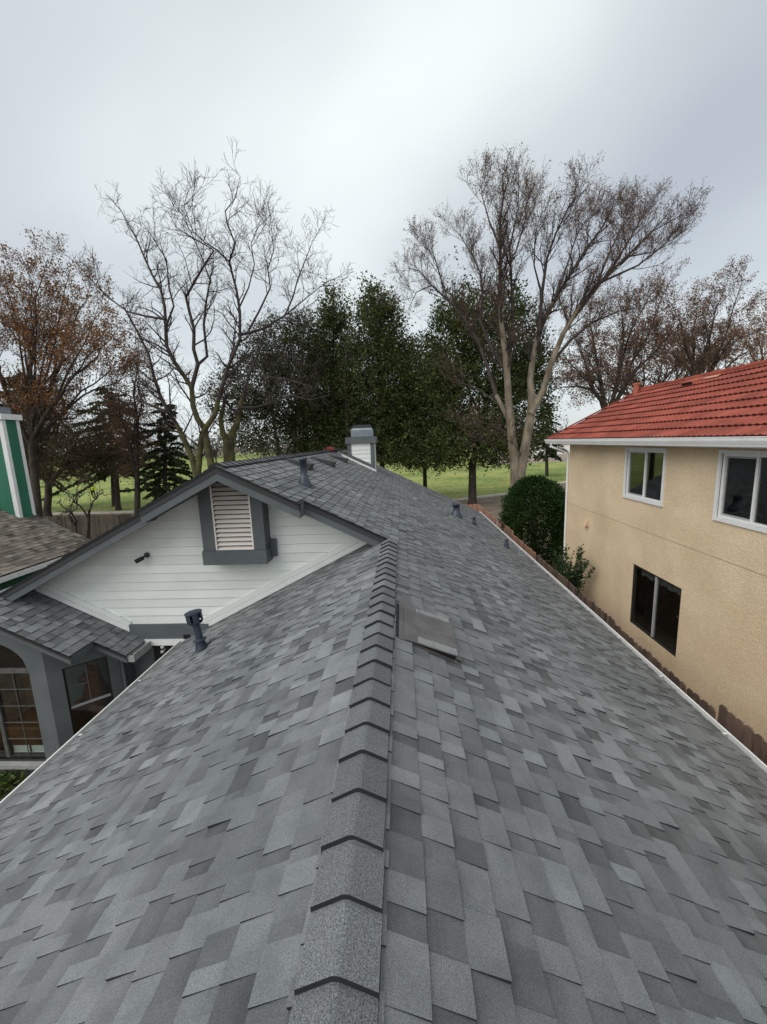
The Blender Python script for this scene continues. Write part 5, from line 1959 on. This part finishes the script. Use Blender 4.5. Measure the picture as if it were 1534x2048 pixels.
# --- conifers with drooping branches
def conifer(name, label, rnd, y, base_px, top_px, wpx, leafm=LEAF_CON, f0=.26):
    t = thing(name, label, 'tree')
    bp = atY(*base_px, y)
    tp_ = atY(*top_px, y)
    wm = (atY(base_px[0] + wpx, base_px[1], y) - bp).length
    g = Vector((bp.x, y, GZ))
    wood, lf = MB(), MB()
    hgt = tp_.z - GZ
    wood.tube([g, g.lerp(tp_, .5), tp_], [.26, .16, .02], 8, cap=False)
    nb = int(hgt * 12)
    for i in range(nb):
        f = f0 + (.98 - f0) * (i + rnd.random()) / nb
        p = g.lerp(tp_, f)
        az = rnd.uniform(0, 2 * math.pi)
        L = wm * (1 - f) ** .6 * rnd.uniform(.35, 1.25) + .15
        d = Vector((math.cos(az), math.sin(az), rnd.uniform(-.1, .35)))
        pts = [p]
        for k in range(5):
            d += Vector((rnd.gauss(0, .12), rnd.gauss(0, .12), -.11 + rnd.gauss(0, .08)))
            pts.append(pts[-1] + d.normalized() * L / 5)
        wood.tube(pts, [.03, .025, .02, .015, .01, .006], 4, cap=False)
        for k in range(int(L * 75) + 16):
            q, tg = along(pts, rnd.uniform(.15, 1))
            dd = tg + Vector((rnd.gauss(0, .6), rnd.gauss(0, .6), rnd.gauss(-.35, .35)))
            dd.normalize()
            lf.leaf(q, rnd.uniform(.2, .42), rnd, min(1, max(0, rnd.gauss(.45, .2))), .38, dd)
    wood.build('trunk', [BARKD], t, smooth=True)
    o = lf.build('crown', [leafm], t)
    o['kind'] = 'stuff'


conifer('conifer', 'dark drooping conifer between the rusty tree and the mossy bare tree', random.Random(71), 36, (325, 990), (330, 800), 75, f0=.14)
conifer('conifer', 'broad dark conifer filling in behind the tangled tree at the left', random.Random(72), 42, (225, 985), (215, 770), 110)
conifer('conifer', 'dark conifer directly behind the green chimney', random.Random(73), 40, (40, 980), (45, 740), 120)
conifer('conifer', 'small distant conifer beside the left eave of the red roof', random.Random(74), 60, (1095, 915), (1092, 800), 45)

# --- clipped round cypress and leafy shrub in the side passage
rb_ = random.Random(81)
cy = thing('round_cypress', 'rounded dense dark green cypress bush between the fence and beige house corner', 'bush')
c = Vector((5.98, 18.0, 0))
w_, l_ = MB(), MB()
w_.tube([(c.x, c.y, GZ), (c.x, c.y, -2.2), (c.x, c.y, -.9)], [.16, .12, .04], 8)
ztop = -.36
for i in range(3600):
    f = rb_.random() ** .9
    z_ = GZ + .15 + (ztop - GZ - .15) * f
    prof_ = 1.24 - .35 * (.55 - f) ** 1.5
    if f > .55:
        prof_ = 1.24 * math.sqrt(max(0, 1 - ((f - .5) / .5) ** 2.2))
    az = rb_.uniform(0, 2 * math.pi)
    lump = 1 + .10 * math.sin(az * 5 + z_ * 4) + .06 * math.sin(az * 11 - z_ * 7)
    rad = prof_ * lump * rb_.choice((.98, 1, .9, .75, 1.04))
    p = Vector((c.x + rad * math.cos(az), c.y + rad * math.sin(az), z_))
    out = Vector((math.cos(az), math.sin(az), .9 + rb_.gauss(0, .3)))
    base = rb_.gauss(.45, .18)
    for k in range(11):
        dd = (out + Vector((rb_.gauss(0, .45), rb_.gauss(0, .45), rb_.gauss(0, .45)))).normalized()
        l_.leaf(p + Vector((rb_.gauss(0, .06), rb_.gauss(0, .06), rb_.gauss(0, .06))), rb_.uniform(.07, .15), rb_, min(1, max(0, base + rb_.gauss(0, .12))), .4, dd)
w_.build('trunk', [BARKD], cy)
o = l_.build('crown', [LEAF_BUSH], cy)
o['kind'] = 'stuff'
shb = thing('leafy_shrub', 'loose glossy-leaved shrub reaching in front of the beige wall above the fence', 'shrub')
w_, l_ = MB(), MB()
for i in range(46):
    b0 = Vector((5.28 + rb_.gauss(0, .10), 12.8 + rb_.gauss(0, .15), GZ))
    e_ = Vector((5.30 + rb_.gauss(0, .20), 12.75 + rb_.gauss(0, .42), rb_.uniform(-3.2, -2.0)))
    if i < 11:
        e_ = Vector((5.66 + rb_.gauss(0, .08), 12.4 + rb_.gauss(0, .2), rb_.uniform(-3.0, -1.88)))
    pts = [b0, b0.lerp(e_, .5) + Vector((rb_.gauss(0, .08), rb_.gauss(0, .08), .1)), e_]
    w_.tube(pts, [.014, .01, .004], 5)
    for k in range(110):
        q, tg = along(pts, rb_.uniform(.30, 1))
        dd = (tg * .6 + Vector((rb_.gauss(0, .7), rb_.gauss(0, .7), rb_.gauss(.1, .5)))).normalized()
        l_.leaf(q + Vector((rb_.gauss(0, .03), rb_.gauss(0, .03), rb_.gauss(0, .03))), rb_.uniform(.06, .12), rb_, rb_.random(), .45, dd)
w_.build('stem', [BARKD], shb)
o = l_.build('crown', [LEAF_SHR], shb)
o['kind'] = 'stuff'

# --- courtyard planting below the arched window
bed = MB()
bed.box(-8.0, -3.7, 3.0, 5.28, GZ + .015, -3.98)
o = bed.build('planting_bed', [mat('bed_mulch', (.06, .035, .022), (.11, .07, .045), scale=14, rough=.98, bump=.1, bscale=30)])
o['kind'] = 'structure'
gi = 0
labs = ['low green groundcover shrub in the courtyard bed under the arched window', 'leafy green plant crowding the gutter edge in the courtyard bed',
        'bright lime leaved plant beside the window footing', 'reddish brown ground plant in the courtyard bed', 'dark green clump at the bed corner by the bay']
spots = [((20, 1590), LEAF_GAR, 1100, .55, .38), ((45, 1562), LEAF_GAR, 900, .46, .34), ((4, 1553), LEAF_LIME, 70, .16, .16), ((25, 1566), LEAF_BR, 160, .26, .10), ((66, 1543), LEAF_GAR, 500, .30, .30)]
for (pxy, lm, n, rad, hh), lab in zip(spots, labs):
    c = atZ(*pxy, -3.9)
    pl = thing('garden_plant', lab, 'plant')
    st_, lv = MB(), MB()
    for k in range(22):
        a = rb_.uniform(0, 6.28)
        q = rb_.random() ** .5 * rad
        e_ = c + Vector((q * math.cos(a), q * math.sin(a), hh * rb_.uniform(.5, 1.1)))
        st_.tube([Vector((c.x + .2 * (e_.x - c.x), c.y + .2 * (e_.y - c.y), -4.0)), e_], [.008, .004], 4)
    for k in range(n):
        a = rb_.uniform(0, 6.28)
        q = rb_.random() ** .5 * rad
        p = c + Vector((q * math.cos(a), q * math.sin(a), hh * rb_.uniform(-.2, 1) * (1 - .4 * q / rad)))
        dd = Vector((math.cos(a) + rb_.gauss(0, .5), math.sin(a) + rb_.gauss(0, .5), rb_.uniform(.0, .8))).normalized()
        lv.leaf(p, rb_.uniform(.05, .11) * (1.5 if lm is LEAF_LIME else 1), rb_, rb_.random(), .5, dd)
    st_.build('stem', [BARKD], pl)
    o = lv.build('leaf_mass', [lm], pl)
    o['kind'] = 'stuff'

# ------------------------------------------------------------------ park: person, far wall, far trees
pz = atZ(188, 996, GZ)
man = thing('person', 'person in yellow high-visibility jacket and dark trousers walking on the far lawn', 'person')


def skin(name, verts, edges, rads, m, parent):
    me = bpy.data.meshes.new(name)
    me.from_pydata(verts, edges, [])
    o = link(name, me, parent)
    me.materials.append(m)
    md = o.modifiers.new('skin', 'SKIN')
    for i, r_ in enumerate(rads):
        me.skin_vertices[0].data[i].radius = (r_, r_)
    me.skin_vertices[0].data[0].use_root = True
    s = o.modifiers.new('sub', 'SUBSURF')
    s.levels = s.render_levels = 2
    return o


def P3(x, y, z): return (pz.x + x, pz.y + y, GZ + z)


bv = [P3(0, 0, .95), P3(0, 0, 1.2), P3(0, 0, 1.42), P3(0, 0, 1.52), P3(0, -.02, 1.62), P3(0, -.02, 1.74),
      P3(-.2, 0, 1.40), P3(-.26, .02, 1.12), P3(-.24, -.08, .90), P3(.2, 0, 1.40), P3(.27, .02, 1.12), P3(.25, -.1, .92),
      P3(-.10, 0, .9), P3(-.12, -.06, .5), P3(-.13, .06, .08), P3(-.13, -.08, .04), P3(.10, 0, .9), P3(.13, .05, .5), P3(.14, .16, .09), P3(.14, .02, .04)]
be = [(0, 1), (1, 2), (2, 3), (3, 4), (4, 5), (2, 6), (6, 7), (7, 8), (2, 9), (9, 10), (10, 11), (0, 12), (12, 13), (13, 14), (14, 15), (0, 16), (16, 17), (17, 18), (18, 19)]
brd = [.15, .15, .16, .07, .10, .09, .08, .06, .045, .08, .06, .045, .10, .075, .055, .045, .10, .075, .055, .045]
skin('body', bv, be, brd, mat('dark_cloth', (.015, .016, .022), rough=.9), man)
jv = [P3(0, 0, .92), P3(0, 0, 1.2), P3(0, 0, 1.43), P3(-.21, 0, 1.40), P3(-.27, .02, 1.12), P3(-.25, -.07, .95), P3(.21, 0, 1.40), P3(.28, .02, 1.12), P3(.26, -.09, .97)]
skin('jacket', jv, [(0, 1), (1, 2), (2, 3), (3, 4), (4, 5), (2, 6), (6, 7), (7, 8)], [.185, .18, .185, .10, .08, .062, .10, .08, .062],
     mat('hi_vis_yellow', (.52, .62, .02), rough=.7), man)
b = MB()
lathe(b, P3(0, -.02, 1.52), [(0, .001), (.0, .06), (.06, .09), (.14, .10), (.20, .07), (.24, .001)], 12)
b.build('head', [mat('skin_tone', (.35, .2, .14), rough=.7)], man, smooth=True)

fw = thing('white_boundary_wall', 'long white boundary wall far across the park beyond the lawn', 'wall')
pa, pb = atZ(1078, 907, GZ), atZ(1150, 911, GZ)
b = MB()
dd = (pb - pa)
x0w, x1w = 30.0, 95.0
b.box(34, 100, 132, 132.3, GZ, GZ + 2.7)
b.build('wall_face', [WHITE], fw)
b = MB()
b.box(34, 100, 131.95, 132.35, GZ + 2.7, GZ + 2.85)
b.build('coping', [KERBM], fw)
# park trees far away
rf = random.Random(404)
for (px, y, hpx, wpx, lab) in ((1112, 100, 60, 34, 'small bare park tree with forked trunk in front of the far white wall'),
                               (430, 150, 46, 30, 'distant park tree seen between the mossy trunks'),
                               (905, 125, 60, 50, 'distant dark park tree beyond the lawn under the evergreen skirts')):
    gp = atY(px, 900, y)
    g = Vector((gp.x, y, GZ))
    T = Tree(rf, dict(levels=2, per_m=(1.2, 1.6), len=(3.0, 1.5), angle=(25, 60), up=.2, jit=.15, trop=.05, rad=(.1, .05), rmin=.03, wood_r=.06, t0=.2))
    for k in range(7):
        e_ = g + Vector((rf.uniform(-1, 1) * wpx * y / F * .9, rf.uniform(-2, 2), hpx * 1.3 * y / F * rf.uniform(.7, 1)))
        T.limb([g, g + Vector((0, 0, 1.6 + .3 * k)), g.lerp(e_, .6) + Vector((0, 0, .8)), e_], .3, .05)
    T.leaves((1, 2), .4, .3, .7)
    T.finish('park_tree', lab, BARKD, TWIGB, LEAF_BR if px > 1000 else LEAF_EV2)
# far wood that reads as one mass
fwd_ = MB()
for i in range(26000):
    x_ = rf.uniform(-330, 330)
    y_ = rf.uniform(215, 300)
    hmax = 9 + 5 * math.sin(x_ * .045) + 4 * math.sin(x_ * .13 + 1) + 2.5 * math.sin(x_ * .41)
    z_ = GZ + hmax * rf.random() ** .8
    fwd_.leaf((x_, y_, z_), rf.uniform(1.0, 2.2), rf, rf.random(), .7)
o = fwd_.build('distant_woodland', [LEAF_HAZE])
tag(o, 'hazy line of distant trees along the horizon across the park', None, kind='stuff')

# repeats of one kind share a group
for nm, gr in (('evergreen_tree', 'evergreens in a row beyond the back fence'), ('conifer', 'dark conifers in the park'), ('bare_tree', 'bare mossy trees behind the gable'),
               ('rusty_tree', 'rust-leaved trees around the houses'), ('autumn_tree', 'autumn-coloured trees'), ('tangled_tree', 'tangled brown trees beyond the back fence'), ('park_tree', 'far park trees'), ('slim_tree', 'slim stems under the evergreens'),
               ('bare_sapling', 'saplings at the back fence'), ('garden_plant', 'plants in the courtyard bed')):
    for o in bpy.data.objects:
        if o.parent is None and o.name.split('.')[0] == nm:
            o['group'] = gr
